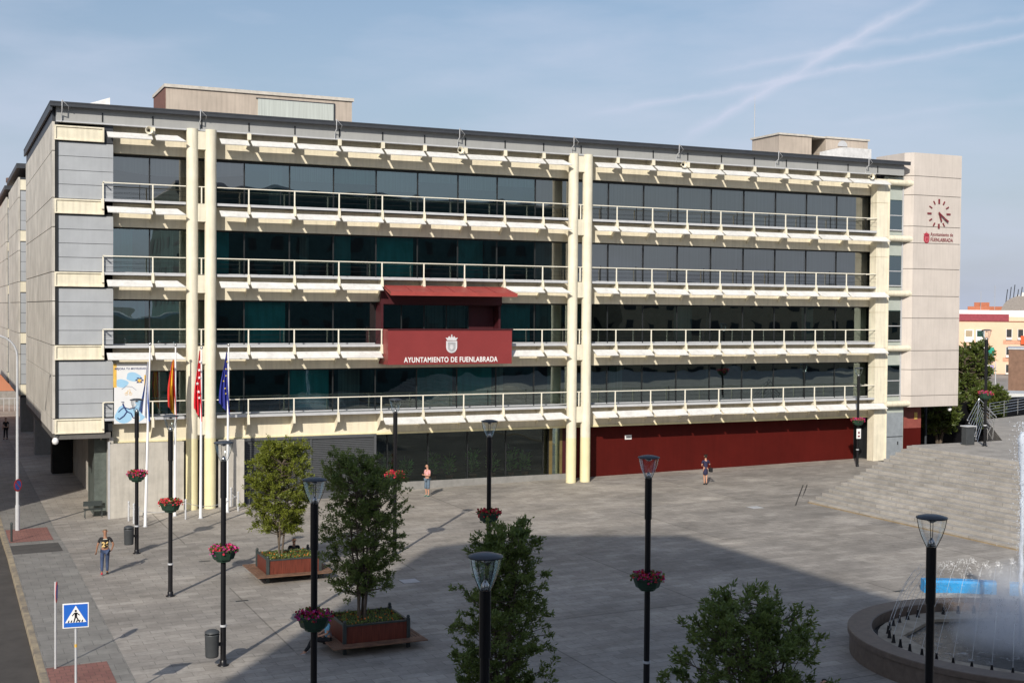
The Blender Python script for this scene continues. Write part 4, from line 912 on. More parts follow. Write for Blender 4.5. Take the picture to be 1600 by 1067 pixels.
# ------------------------------------------------------------ flags
def flagpole(x, y, lean, ztop, label):
    g = gz(x, y); t = empty('flagpole', (x, y, g)); tag(t, label, 'flagpole', 'white flagpoles before the facade')
    h = ztop-g; b = MB(); b.tube([(0, 0, 0), (lean*.5, 0, h*.5), (lean, 0, h)], [.075, .06, .035], WHITEP, 12); b.lathe([(.11, 0), (.11, .03), (.075, .05)], (0, 0, 0), GREYM, 12); b.build('pole', t)
    b = MB(); b.lathe([(0, 0), (.06, .03), (.075, .08), (.06, .13), (0, .16)], (lean, 0, h), STEEL, 10); b.build('finial', t)
    return g
def flag(x, y, ztop, length, cols, seed, label, w0=.08, w1=.5, side=1, stars=None, lean=0):
    rnd = random.Random(seed); t = empty('flag', (x, y, ztop)); tag(t, label, 'flag', 'limp flags on the flagpoles'); b = MB(); nu, nv = 24, 26; vs = []
    ph = rnd.uniform(0, 6)
    for j in range(nv+1):
        v = j/nv; w = w0+(w1-w0)*v**.8
        for i in range(nu+1):
            u = i/nu
            xx = side*(.05+w*u*(1-.25*math.sin(3*v+ph)))-side*.25*w*v; fold = .09*(.3+v)*math.sin(u*15+ph+1.6*v)
            zz = -length*v*(1-.18*u*(1 if v > .5 else v*2))-.10*u*math.sin(4*v)
            vs.append((xx, fold, zz))
    m_ = [];
    for k, c in enumerate(cols): m_.append(mat('flag_cloth_%d_%d_%d' % tuple(int(q*100) for q in c), c, .8, var=.04))
    for j in range(nv):
        for i in range(nu):
            k = int((i/nu)*len(cols)) if len(cols) > 1 else 0; q = j*(nu+1)+i
            b.add([vs[q], vs[q+1], vs[q+nu+2], vs[q+nu+1]], [(0, 1, 2, 3)], m_[k], True)
    o = b.build('cloth', t)
    if stars:
        sm_ = mat('flag_star_'+stars, (.85, .85, .85) if stars == 'w' else (.8, .6, .05), .7)
        for k in range(6):
            v = .18+.11*k; i = 6+(k*7) % 11; vv = vs[int(v*nv)*(nu+1)+i]; r = .085 if stars == 'w' else .05; pts = []
            for q in range(10): a = math.pi*q/5+math.pi/2; rr = r if q % 2 == 0 else r*.42; pts.append((vv[0]+rr*math.cos(a), vv[2]+rr*math.sin(a)))
            s = MB(); s.plate(pts, vv[1]-.135, vv[1]-.125, sm_); s.build('star', t)
FP = [(-.84, -3.4, .22, 8.25), (.85, -1.5, .03, 8.15), (1.85, -2.9, .03, 8.05), (3.39, -1.7, .05, 8.15)]
for (x, y, ln, zt), d in zip(FP, ('leftmost white flagpole, leaning slightly right, with a white and blue flag', 'white flagpole behind a lamp with a red and yellow flag', 'white flagpole between the twin columns with a red starred flag', 'rightmost white flagpole with a blue starred flag')): flagpole(x, y, ln, zt, d)
flag(-.66, -3.4, 7.5, 2.9, [(.05, .12, .42), (.80, .80, .82), (.80, .80, .82), (.06, .14, .45)], 3, 'limp white and blue flag on the leftmost pole', .05, .42, -1)
flag(.86, -1.5, 7.5, 2.9, [(.62, .03, .02), (.80, .45, .03), (.80, .45, .03), (.62, .03, .02)], 5, 'limp red and yellow striped flag behind the second lamp', .06, .42, -1)
flag(1.87, -2.9, 8.0, 3.5, [(.68, .02, .035)], 9, 'limp red flag with white stars beside the left twin columns', .05, .34, -1, 'w')
flag(3.42, -1.7, 7.9, 3.2, [(.03, .04, .28)], 11, 'limp blue flag with yellow stars on the rightmost pole', .05, .45, -1, 'y')
# poster hung from the balcony
t = empty('poster_banner', (0, 0, 0)); tag(t, 'white and light blue hanging banner with a running figure at the left balcony', 'banner')
PW = mat('banner_white', (.72, .73, .74), .6, var=.02); PB = mat('banner_light_blue', (.32, .55, .75), .6, var=.02); PBD = mat('banner_navy', (.03, .05, .18), .6); PY = mat('banner_yellow', (.80, .50, .10), .6)
b = MB(); b.box(-1.86, -.30, -.10, -.08, 4.30, 7.26, PW); b.build('sheet', t)
b = MB(); b.box(-1.90, -1.74, -.106, -.101, 6.1, 7.26, PY); b.box(-.42, -.28, -.106, -.101, 5.7, 6.7, PY); b.build('side_stripes', t)
b = MB()
def blob(cx_, cz_, rx, rz_, y, m_, n=18, sd=0):
    rr = random.Random(sd); pts = [(max(-1.84, min(-.32, cx_+rx*math.cos(6.283*k/n)*(1+.15*math.sin(3*6.283*k/n+sd)))), max(4.32, min(7.2, cz_+rz_*math.sin(6.283*k/n)*(1+.1*math.cos(2*6.283*k/n+sd))))) for k in range(n)]; c_ = MB(); c_.plate(pts, y-.002, y, m_); c_.build('cloud_shape', t)
blob(-1.5, 6.3, .3, .22, -.101, PB, sd=1); blob(-.95, 6.62, .35, .22, -.1015, PB, sd=2); blob(-1.4, 4.75, .42, .42, -.102, PB, sd=3); blob(-.7, 4.9, .38, .5, -.1025, PB, sd=4); blob(-.8, 4.55, .2, .15, -.105, PW, sd=5); blob(-1.1, 5.2, .3, .14, -.1055, PW, sd=6)
b = MB(); b.tube([(-1.45, -.112, 5.3), (-1.38, -.112, 5.12), (-1.25, -.112, 4.9)], .04, PBD, 5); b.tube([(-1.46, -.112, 5.38), (-1.46, -.112, 5.39)], .07, PBD, 8)
b.tube([(-1.38, -.112, 5.12), (-1.15, -.112, 5.02), (-.85, -.112, 5.1)], .022, PBD, 5); b.tube([(-1.38, -.112, 5.12), (-1.55, -.112, 5.0), (-1.66, -.112, 4.88)], .022, PBD, 5)
b.tube([(-1.25, -.112, 4.9), (-1.05, -.112, 4.8), (-.95, -.112, 4.58), (-.82, -.112, 4.58)], .03, PBD, 5); b.tube([(-1.25, -.112, 4.9), (-1.4, -.112, 4.68), (-1.62, -.112, 4.52), (-1.7, -.112, 4.6)], .03, PBD, 5)
b.build('running_figure', t)
b = MB()
for k in range(6): a = k*1.047; b.tube([(-.65+.14*math.cos(a), -.108, 6.42+.11*math.sin(a)), (-.65+.14*math.cos(a), -.106, 6.421+.11*math.sin(a))], .07, PBD, 10)
b.tube([(-.65, -.125, 6.42), (-.65, -.104, 6.42)], .09, PY, 10); b.build('flower_badge', t)
b = MB()
for cx_ in (-1.28, -1.08): b.tube([(cx_+.07*math.cos(a*.785), -.108, 5.78+.07*math.sin(a*.785)) for a in range(9)], .008, PY, 4)
b.tube([(-1.28, -.108, 5.78), (-1.2, -.108, 5.95), (-1.08, -.108, 5.78), (-1.12, -.108, 6.0)], .012, PY, 4); b.tube([(-1.5, -.108, 6.0), (-1.3, -.108, 6.15), (-1.0, -.108, 6.12), (-.8, -.108, 5.95)], .008, PBD, 4); b.build('cyclist_drawing', t)
text('lettering', 'MEJORA TU MOVILIDAD', .135, PBD, t, (-1.08, -.106, 6.98), (R(90), 0, 0), .003, .003, sx=.95)
# loudspeakers under the roof
for x, d in ((-.22, 'cream horn loudspeaker under the eaves at the left end'), (16.4, 'horn loudspeaker under the eaves above the red balcony'), (30.75, 'horn loudspeaker under the eaves right of the middle columns'), (44.9, 'horn loudspeaker under the eaves near the right pier')):
    t = empty('loudspeaker', (x, -.25, 18.82)); tag(t, d, 'loudspeaker', 'horn loudspeakers under the eaves')
    b = MB(); pr = [(.05, .25), (.06, .1), (.11, .0), (.19, -.10), (.20, -.11), (.18, -.10), (.09, .0)]
    vs = []; fs = []; n = 16
    for (r, y) in pr:
        for k in range(n): vs.append((r*math.cos(6.283*k/n), y, r*math.sin(6.283*k/n)))
    for i in range(len(pr)-1):
        for k in range(n): fs.append((i*n+k, i*n+(k+1) % n, (i+1)*n+(k+1) % n, (i+1)*n+k))
    b.add(vs, fs, CREAM, True); b.build('horn', t); b = MB(); b.tube([(0, -.06, 0), (0, .05, 0)], .045, BLACK, 10); b.build('driver', t)
t = empty('globe_lamp', (-4.6, -.1, 3.60)); tag(t, 'white globe lamp under the lower left corner of the town hall', 'lamp')
b = MB(); b.lathe([(0, -.18), (.12, -.13), (.16, 0), (.12, .12), (.05, .17)], (0, 0, -.05), WHITEP, 14); b.build('globe', t); b = MB(); b.tube([(0, 0, .1), (0, 0, .18), (.15, .1, .22)], .02, IRON, 5); b.build('bracket', t)
# bollards and chain
BP = [((201, 814), 'leftmost'), ((209, 818), 'second'), ((216, 823), 'third'), ((290, 811), 'fourth'), ((361, 791), 'fifth'), ((372, 798), 'rightmost')]
def onz(a, b_, z): d = ray(a, b_); return CAM+d*((z-CAM.z)/d.z)
pts = []
for (a, c), d in BP:
    q = onz(a, c, -.25); g = gz(q.x, q.y); q = onz(a, c, g); t = empty('chain_bollard', (q.x, q.y, g)); tag(t, 'slim grey chain bollard by the flagpoles, %s of the six from the left' % d, 'bollard', 'grey bollards round the flagpoles')
    m_ = MB(); m_.tube([(0, 0, 0), (0, 0, .9)], .045, GREYM, 10); m_.lathe([(.0, 1.0), (.05, .97), (.055, .92), (.045, .88)], (0, 0, 0), GREYM, 10); m_.build('post', t); pts.append(Vector((q.x, q.y, g+.8)))
for i, j in ((0, 1), (1, 2), (2, 3), (3, 5), (4, 5)):
    a, c = pts[i], pts[j]; m_ = MB(); m_.tube([a.lerp(c, k/10)+Vector((0, 0, -.35*math.sin(math.pi*k/10)*min(1, (c-a).length/3))) for k in range(11)], .014, GREYM, 5)
    tag(m_.build('chain'), ['short chain between the first two bollards from the left', 'short chain between the second and third bollards', 'long chain running from the third to the fourth bollard', 'long chain running from the fourth to the rightmost bollard', 'short chain between the two rightmost bollards'][len(pts) and [(0, 1), (1, 2), (2, 3), (3, 5), (4, 5)].index((i, j))], 'chain', 'chains between the bollards')
# ------------------------------------------------------------ signs and street column at the left
t = empty('pedestrian_crossing_sign', (-6.62, -32.1, gz(-6.6, -32))); tag(t, 'square blue pedestrian crossing sign on a grey post at the lower left', 'traffic sign')
t.rotation_euler = (0, 0, R(-6)); hz_ = 2.44-gz(-6.6, -32)
b = MB(); b.tube([(0, .05, 0), (0, .05, hz_+.3)], .03, GREYM, 10); b.tube([(0, .05, hz_-.8), (0, .05, hz_-.72)], .033, PY, 10); b.build('post', t)
SB = mat('sign_blue', (.02, .13, .55), .4, var=.02)
b = MB(); b.box(-.31, .31, -.0, .02, hz_-.31, hz_+.31, WHITEP); b.build('sign_plate', t, .008)
b = MB(); b.box(-.28, .28, -.006, -.001, hz_-.28, hz_+.28, SB); b.build('blue_field', t)
b = MB(); b.plate([(-.25, hz_-.17), (.25, hz_-.17), (0, hz_+.25)], -.010, -.0065, WHITEP); b.build('white_triangle', t)
b = MB()
b.tube([(0, -.0105, hz_+.12), (0, -.0135, hz_+.12)], .028, BLACK, 10)
b.plate([(-.03, hz_+.08), (.035, hz_+.08), (.03, hz_-.03), (-.025, hz_-.03)], -.014, -.0105, BLACK)
b.plate([(-.025, hz_-.03), (.012, hz_-.03), (-.03, hz_-.14), (-.055, hz_-.14)], -.0142, -.0105, BLACK); b.plate([(-.0, hz_-.03), (.03, hz_-.03), (.085, hz_-.13), (.055, hz_-.14)], -.0144, -.0105, BLACK)
b.plate([(.03, hz_+.08), (.03, hz_+.05), (.08, hz_+.0), (.095, hz_+.02)], -.0146, -.0105, BLACK); b.plate([(-.03, hz_+.08), (-.03, hz_+.05), (-.075, hz_-.01), (-.09, hz_+.01)], -.0148, -.0105, BLACK)
for k in range(6): x = -.19+k*.064; b.plate([(x, hz_-.165), (x+.03, hz_-.165), (x+.045, hz_-.11), (x+.02, hz_-.11)], -.0138, -.0105, BLACK)
b.build('walking_figure', t)
g = gz(-6.65, -26.7); t = empty('edge_on_sign', (-6.65, -26.75, g), R(80)); tag(t, 'round traffic sign seen edge-on as a thin red strip, left of the plaza', 'traffic sign')
b = MB(); b.tube([(0, .03, 0), (0, .03, 2.5)], .03, GREYM, 10); b.build('post', t)
def disc(b, r, y, m_, z, n=24, t_=.012): b.plate([(r*math.cos(6.283*k/n), z+r*math.sin(6.283*k/n)) for k in range(n)], y-t_, y, m_)
b = MB(); disc(b, .30, 0, MK if False else mat('sign_red', (.60, .03, .04), .4), 2.2); b.build('sign_disc', t); b = MB(); disc(b, .22, -.0125, SB, 2.2, t_=.004); b.build('blue_field', t)
t = empty('tall_street_light', (-6.38, -1.3, gz(-6.4, -1.3))); tag(t, 'tall grey column light with curved arm by the left kerb', 'street lamp')
b = MB(); arc = [(-1.0+1.0*math.cos(a*R(15)), 0, 8.2+1.0*math.sin(a*R(15))) for a in range(0, 6)]
b.tube([(0, 0, 0), (0, 0, 1.2)], .10, GREYM, 12); b.tube([(0, 0, 1.2), (0, 0, 5), (0, 0, 8.1)]+arc+[(-1.6, 0, 9.28), (-2.4, 0, 9.35)], [.075, .062, .052]+[.048]*6+[.042, .038], GREYM, 12); b.build('column', t)
b = MB(); b.box(-3.0, -2.4, -.12, .12, 9.28, 9.42, GREYM); b.build('lamp_head', t, .03)
t = empty('no_parking_sign', (-6.38, -1.4, gz(-6.4, -1)+2.15), R(52)); tag(t, 'round no parking sign with red ring on the tall street light', 'traffic sign')
b = MB(); disc(b, .30, -.02, MATS['sign_red'], 0); b.build('sign_disc', t); b = MB(); disc(b, .22, -.033, SB, 0, t_=.004); b.build('blue_field', t)
b = MB(); b.plate([(-.18, .14), (-.14, .18), (.18, -.14), (.14, -.18)], -.043, -.0375, MATS['sign_red']); b.build('red_bar', t)
t = empty('kerb_post', (-6.8, -4.6, gz(-6.8, -4.6))); tag(t, 'short dark post standing at the kerb by the red paving', 'bollard'); b = MB(); b.tube([(0, 0, 0), (0, 0, .8)], .05, IRON, 10); b.lathe([(.055, .78), (.05, .85), (0, .88)], (0, 0, 0), IRON, 10); b.build('post', t)
t = empty('metal_bench', (-2.75, .6, gz(-2.7, .6))); tag(t, 'small dark metal bench tucked by the recess under the overhang', 'bench')
b = MB()
for k in range(5): b.box(-.45, .45, k*.09, k*.09+.06, .42, .44, IRON)
b.build('seat', t); 
for sx in (-.4, .4): b = MB(); b.tube([(sx, 0, 0), (sx, .02, .42), (sx, .42, .42), (sx, .44, 0)], .02, IRON, 6); b.build('leg', t)
b = MB(); b.box(-.45, .45, .46, .48, .55, .8, IRON); b.build('backrest', t)
# far street end
ORG = mat('orange_terracotta_render', (.50, .21, .12), .85, var=.08, scale=.3)
t = empty('terracotta_building', (0, 0, 0)); tag(t, 'orange building with grey base closing the left street', 'building')
b = MB(); b.box(-30, 25, 80, 95, 1.0, 21.8, ORG); b.build('wall', t); b = MB(); b.box(-30, 25, 79.9, 95, -1, .98, mat('grey_base_render', (.30, .28, .26), .85)); b.build('base', t)
for x, z in ((-7.6, 6.2), (-4.8, 2.8), (-11, 4)): b = MB(); b.box(x, x+1.0, 79.9, 79.97, z, z+1.2, WHITEP); b.box(x+.1, x+.9, 79.86, 79.9, z+.1, z+1.1, MULL) if x < -9 else None; b.build('window', t)
b = MB(); b.tube([(-5.6, 79.5, -1), (-5.6, 79.5, 4.2)], .06, GREYM, 6); b.build('drainpipe', t)
b = MB()
for k in range(30): b.box(-14+k*.5, -13.95+k*.5, 70, 70.05, -.4, .9, GREYM)
b.box(-14, 1, 69.98, 70.07, .85, .92, GREYM); tag(b.build('street_railing'), 'low grey railing across the end of the left street', 'railing')
for x, d in ((-9.5, 'dark parked car at the far end of the left street, nearer the kerb'),):
    t = empty('parked_car', (x, 62, -.4), R(8)); tag(t, d, 'car')
    b = MB(); b.platex([(-2.1, .3), (-2.15, .75), (-1.2, .9), (-.6, 1.4), (1.2, 1.42), (1.9, .95), (2.1, .8), (2.1, .3)], -.85, .85, BLACK); b.build('body', t, .08)
    b = MB(); b.box(-.86, .86, -.5, 1.1, .98, 1.32, GLASS); b.build('windows', t)
    for sx in (-.8, .8):
        for y in (-1.35, 1.3):
            b = MB(); b.tube([(sx-.1, y, .32), (sx+.1, y, .32)], .32, MULL, 14); b.build('wheel', t)
# ------------------------------------------------------------ fountain
FC = Vector((18.95, -37.75, gz(19)))
t = empty('fountain', FC); tag(t, 'round granite fountain with a tall central jet and a ring of arching jets', 'fountain')
GRAN = mat('brown_granite', (.15, .115, .092), .55, var=.15, scale=5); GRANL = mat('beige_ledge_stone', (.36, .31, .24), .7, var=.2, scale=3)
b = MB(); b.lathe([(4.80, -.1), (4.80, .50), (4.86, .52), (4.86, .66), (4.84, .68), (4.20, .68), (4.16, .66), (4.16, .1)], (0, 0, 0), GRAN, 96, False); b.build('basin_wall', t)
b = MB(); b.lathe([(0, .12), (4.5, .12)], (0, 0, 0), mat('basin_floor', (.05, .055, .05), .7), 48); b.build('basin_floor', t)
WAT = bpy.data.materials.new('fountain_water'); WAT.use_nodes = True; n_ = WAT.node_tree; bs = n_.nodes['Principled BSDF']; bs.inputs['Roughness'].default_value = .18; bs.inputs['Specular IOR Level'].default_value = .35
tc_ = n_.nodes.new('ShaderNodeTexCoord'); nn_ = n_.nodes.new('ShaderNodeTexNoise'); nn_.inputs['Scale'].default_value = 3.5; nn_.inputs['Detail'].default_value = 8; nn_.inputs['Roughness'].default_value = .7; nn_.inputs['Distortion'].default_value = 1.2
n_.links.new(tc_.outputs['Object'], nn_.inputs[0]); rp = n_.nodes.new('ShaderNodeValToRGB'); rp.color_ramp.elements[0].position = .57; rp.color_ramp.elements[1].position = .74; rp.color_ramp.elements[0].color = (.004, .006, .006, 1); rp.color_ramp.elements[1].color = (.5, .55, .6, 1)
n_.links.new(nn_.outputs[0], rp.inputs[0]); n_.links.new(rp.outputs[0], bs.inputs['Base Color']); bb_ = n_.nodes.new('ShaderNodeBump'); bb_.inputs['Strength'].default_value = .6; bb_.inputs['Distance'].default_value = .05; n_.links.new(nn_.outputs[0], bb_.inputs['Height']); n_.links.new(bb_.outputs[0], bs.inputs['Normal'])
b = MB(); b.lathe([(0, .36), (1.5, .36), (3.3, .35), (4.17, .34)], (0, 0, 0), WAT, 64); b.build('water', t)
b = MB(); n = 8
ring = lambda r, z: [(r*math.cos(6.283*k/n+.1), r*math.sin(6.283*k/n+.1), z) for k in range(n)]
vs = [(3.98*math.cos(6.283*k/48), 3.98*math.sin(6.283*k/48), zz) for zz in (.2, .44) for k in range(48)]; n = 48
IN = [Vector((3.25*math.cos(6.283*k/8+.1), 3.25*math.sin(6.283*k/8+.1))) for k in range(8)]
inn = [IN[k//6].lerp(IN[(k//6+1) % 8], (k % 6)/6) for k in range(48)]; vs = vs+[(p.x, p.y, .44) for p in inn]+[(p.x, p.y, .2) for p in inn]; fs = []
for i in range(3):
    for k in range(n): fs.append((i*n+k, i*n+(k+1) % n, (i+1)*n+(k+1) % n, (i+1)*n+k))
b.add(vs, fs, GRANL); b.build('inner_ledge', t)
DROP = bpy.data.materials.new('falling_water'); DROP.use_nodes = True; d_ = DROP.node_tree; bs = d_.nodes['Principled BSDF']; bs.inputs['Base Color'].default_value = (.80, .84, .88, 1); bs.inputs['Roughness'].default_value = .25; bs.inputs['Alpha'].default_value = .62
rnd = random.Random(3); NJ = 44
for k in range(NJ):
    a = 6.283*k/NJ; c_, s_ = math.cos(a), math.sin(a); r0 = 3.68
    b = MB(); b.lathe([(.07, 0), (.05, .06), (.03, .2), (.035, .24), (0, .24)], (r0*c_, r0*s_, .44), BLACK, 8); b.build('nozzle', t)
    b = MB(); hgt = 1.75+rnd.uniform(-.1, .1); run = 1.9; pr_ = None
    for j in range(74):
        u = j/73; r = r0-run*u; z = .68+4*hgt*u*(1-u)-.25*u; jit = .010+.065*u
        p_ = Vector((r*c_+rnd.gauss(0, jit), r*s_+rnd.gauss(0, jit), z+rnd.gauss(0, jit)))
        if j < 26:
            if pr_ is not None: b.tube([pr_, Vector((r*c_, r*s_, z))], .007, DROP, 4, cap=False)
            pr_ = Vector((r*c_, r*s_, z))
        else:
            for q in range(5):
                e = p_+Vector((rnd.gauss(0, .02), rnd.gauss(0, .02), rnd.gauss(0, .03))); s = rnd.uniform(.003, .0075)
                b.add([e+Vector(v)*s for v in ((1, 0, 0), (0, 1, 0), (-1, 0, 0), (0, -1, 0), (0, 0, 2), (0, 0, -2))], [(0, 1, 4), (1, 2, 4), (2, 3, 4), (3, 0, 4), (1, 0, 5), (2, 1, 5), (3, 2, 5), (0, 3, 5)], DROP)
    b.build('arching_jet', t)
FOAM = bpy.data.materials.new('white_jet_foam'); FOAM.use_nodes = True; d_ = FOAM.node_tree; bs = d_.nodes['Principled BSDF']; bs.inputs['Base Color'].default_value = (.62, .68, .78, 1); bs.inputs['Roughness'].default_value = .6
nf = d_.nodes.new('ShaderNodeTexNoise'); nf.inputs['Scale'].default_value = 7; nf.inputs['Detail'].default_value = 6; mf = d_.nodes.new('ShaderNodeMapRange'); mf.inputs[1].default_value = .35; mf.inputs[2].default_value = .65; mf.inputs[3].default_value = .35; mf.inputs[4].default_value = .9; d_.links.new(nf.outputs[0], mf.inputs[0]); d_.links.new(mf.outputs[0], bs.inputs['Alpha'])
b = MB(); pts = [(rnd.gauss(0, .012), rnd.gauss(0, .012), .4+6.2*k/30) for k in range(31)]
b.tube(pts, [.04+.05*(k/30)+(.12*max(0, (k-22)/8)) if k < 29 else (.17 if k == 29 else .09) for k in range(31)], FOAM, 12)
for k in range(2600):
    u = rnd.random()**.75; z = .5+6.4*u; r = abs(rnd.gauss(0, .07+.16*u**3)); a = rnd.uniform(0, 6.283); s = rnd.uniform(.006, .014)
    if rnd.random() < .12: r = abs(rnd.gauss(0, .25)); z = .4+rnd.random()*5.5
    e = Vector((r*math.cos(a), r*math.sin(a), z))
    b.add([e+Vector(v)*s for v in ((1, 0, 0), (0, 1, 0), (-1, 0, 0), (0, -1, 0), (0, 0, 1.6), (0, 0, -1.6))], [(0, 1, 4), (1, 2, 4), (2, 3, 4), (3, 0, 4), (1, 0, 5), (2, 1, 5), (3, 2, 5), (0, 3, 5)], FOAM)
b.build('central_jet', t)
MIST = bpy.data.materials.new('water_mist'); MIST.use_nodes = True; d_ = MIST.node_tree; d_.nodes.clear(); o_ = d_.nodes.new('ShaderNodeOutputMaterial'); v_ = d_.nodes.new('ShaderNodeVolumePrincipled')
v_.inputs['Color'].default_value = (.92, .95, 1, 1); tc_ = d_.nodes.new('ShaderNodeTexCoord'); gr_ = d_.nodes.new('ShaderNodeTexGradient'); gr_.gradient_type = 'SPHERICAL'
mp_ = d_.nodes.new('ShaderNodeMapping'); mp_.inputs['Location'].default_value = (0, 0, -.25); mp_.inputs['Scale'].default_value = (.47, .47, .40); d_.links.new(tc_.outputs['Object'], mp_.inputs[0]); d_.links.new(mp_.outputs[0], gr_.inputs[0])
nz_ = d_.nodes.new('ShaderNodeTexNoise'); nz_.inputs['Scale'].default_value = 1.8; nz_.inputs['Detail'].default_value = 3; d_.links.new(tc_.outputs['Object'], nz_.inputs[0])
ma_ = d_.nodes.new('ShaderNodeMath'); ma_.operation = 'MULTIPLY'; d_.links.new(gr_.outputs[1], ma_.inputs[0]); d_.links.new(nz_.outputs[0], ma_.inputs[1]); mb_ = d_.nodes.new('ShaderNodeMath'); mb_.operation = 'MULTIPLY'; mb_.inputs[1].default_value = 2.8; d_.links.new(ma_.outputs[0], mb_.inputs[0]); d_.links.new(mb_.outputs[0], v_.inputs['Density']); d_.links.new(v_.outputs[0], o_.inputs['Volume'])
b = MB(); b.lathe([(0, .37), (1.9, .38), (2.15, .9), (1.9, 1.7), (1.2, 2.5), (.5, 2.9), (0, 3.0)], (0, 0, 0), MIST, 24); o = b.build('mist', t); o['kind'] = 'stuff'
BLU = mat('bright_blue_paint', (.03, .30, .66), .5, var=.12, scale=3)
for a0, a1, d in ((66, 49, 'low bright blue curved barrier behind the fountain, left piece'), (46, 12, 'low bright blue curved barrier behind the fountain, right piece')):
    b = MB(); vs = []; n = 18
    for k in range(n+1):
        a = R(a0+(a1-a0)*k/n)
        for r, z in ((8.35, 0), (8.30, .42), (8.35, .50), (8.75, .50), (8.78, .0)): vs.append((FC.x+r*math.cos(a), FC.y+r*math.sin(a), FC.z+z))
    fs = [(k*5+i, k*5+i+1, k*5+i+6, k*5+i+5) for k in range(n) for i in range(4)]+[(0, 4, 3, 2, 1), tuple(n*5+i for i in range(5))]
    b.add(vs, fs, BLU); tag(b.build('blue_barrier'), d, 'barrier', 'blue curved barriers')
# ------------------------------------------------------------ terrace railings and things beyond
t = empty('steel_railing', (0, 0, 0)); tag(t, 'cluster of slanting stainless steel handrails at the corner of the upper terrace', 'railing')
for k in range(8):
    u = k/7; b = MB(); b.tube([(44.23+.77*u, -9.6, 3.95-1.33*u), (45.47+.47*u, -9.2, 5.12-1.11*u)], .021, STEEL, 6); b.build('bar', t)
    b = MB(); b.lathe([(0, -.06), (.06, 0), (0, .06)], (44.23+.77*u, -9.64, 3.95-1.33*u), STEEL, 8); b.build('bar_end', t)
for k in range(7):
    u = k/6; b = MB(); b.tube([(45.62+.03*u, -9.35, 4.79-1.12*u), (46.63-.58*u, -9.4, 4.06-.77*u)], .021, STEEL, 6); b.build('bar', t)
b = MB(); b.tube([(45.45, -9.25, 5.15), (46.66, -9.42, 4.05), (46.05, -9.42, 3.2), (46.37, -9.42, 2.72)], .028, STEEL, 6); b.tube([(46.02, -9.4, TZ), (46.0, -9.4, 3.4)], .028, STEEL, 6); b.tube([(46.4, -9.4, TZ), (46.5, -9.4, 3.9)], .028, STEEL, 6); b.tube([(45.0, -9.5, TZ), (45.05, -9.5, 3.6), (45.45, -9.25, 5.15)], .028, STEEL, 6); b.build('frame', t)
t = empty('litter_bin', (43.0, -11.2, TZ)); tag(t, 'square grey bin beside the terrace lamp', 'litter bin'); b = MB(); b.box(-.35, .25, 0, .4, 0, 1.0, BINM); b.build('body', t, .02); b = MB(); b.box(-.40, .30, -.05, .45, 1.02, 1.08, GREYM); b.build('lid', t)
t = empty('terrace_railing', (0, 0, 0)); tag(t, 'long steel railing along the back edge of the upper terrace', 'railing')
A, Bq = Vector((57.0, 1.4, TZ)), Vector((67.9, 6.8, TZ)); C2 = Vector((92, 7.3, TZ))
for k in range(5):
    b = MB(); z = Vector((0, 0, .3+.2*k)); b.tube([A+z, Bq+z, C2+z], .022, STEEL, 5); b.build('rail', t)
for k in range(16):
    q = A.lerp(Bq, k/4) if k < 5 else Bq.lerp(C2, (k-4)/11); b = MB(); b.tube([q, q+Vector((0, 0, 1.15))], .03, STEEL, 6); b.build('post', t)
b = MB(); b.box(50.9, 61, 5.6, 5.9, -.4, 3.5, BLACK); b.box(61.0, 76, 10.5, 10.9, -.4, 3.4, BLACK); b.box(60.9, 61.1, 5.91, 10.49, -.4, 3.4, BLACK); tag(b.build('shade_backdrop'), 'black backdrop added for the deep shade behind the trees right of the clock tower', 'wall')  # black boxes added to stand in for the deep shade here
b = MB(); b.tube([(53.2, 3.5, -.1), (53.2, 3.5, 3.9)], .09, DARKM, 8); tag(b.build('dark_post'), 'slim dark post under the clock tower overhang', 'post')
t = empty('yellow_globe', (54.3, 1.0, 3.55)); bpy.data.objects.remove(t)
t = empty('globe_lamp', (52.4, .4, 3.62)); tag(t, 'white globe lamp under the right edge of the clock tower', 'lamp'); b = MB(); b.lathe([(0, -.14), (.1, -.1), (.14, 0), (.1, .1), (0, .14)], (0, 0, 0), WHITEP, 12); b.build('globe', t); b = MB(); b.tube([(0, 0, .12), (0, 0, .26)], .02, IRON, 5); b.build('bracket', t)
# frame square to the view ray, for the far buildings
def frame(px, dist):
    d = ray(px, 500).normalized(); o = CAM+d*dist; o.z = 0; ang = math.atan2(d.y, d.x)-math.pi/2
    return o, ang
PCH = mat('peach_render', (.82, .54, .385), .85, var=.06, scale=.3); SALM = mat('salmon_band', (.66, .36, .24), .85)
o, ang = frame(1498, 215); sc_ = 215/1970*1.0
t = empty('apartment_building', o, ang); tag(t, 'peach apartment block with green awnings and laundry beyond the terrace trees', 'building')
b = MB(); b.box(-14, 20, 0, 12, -4, 8.9, PCH); b.build('wall', t)
b = MB(); b.box(-14.2, 7.5, -.3, 12, 8.9, 10.0, mat('maroon_parapet', (.30, .05, .07), .7)); b.box(7.5, 20.2, -.3, 12, 8.9, 9.6, PCH); b.build('parapet', t)
b = MB(); b.box(-2, 14, 2, 10, 9.6, 10.6, WHITEP); b.build('roof_shed', t)
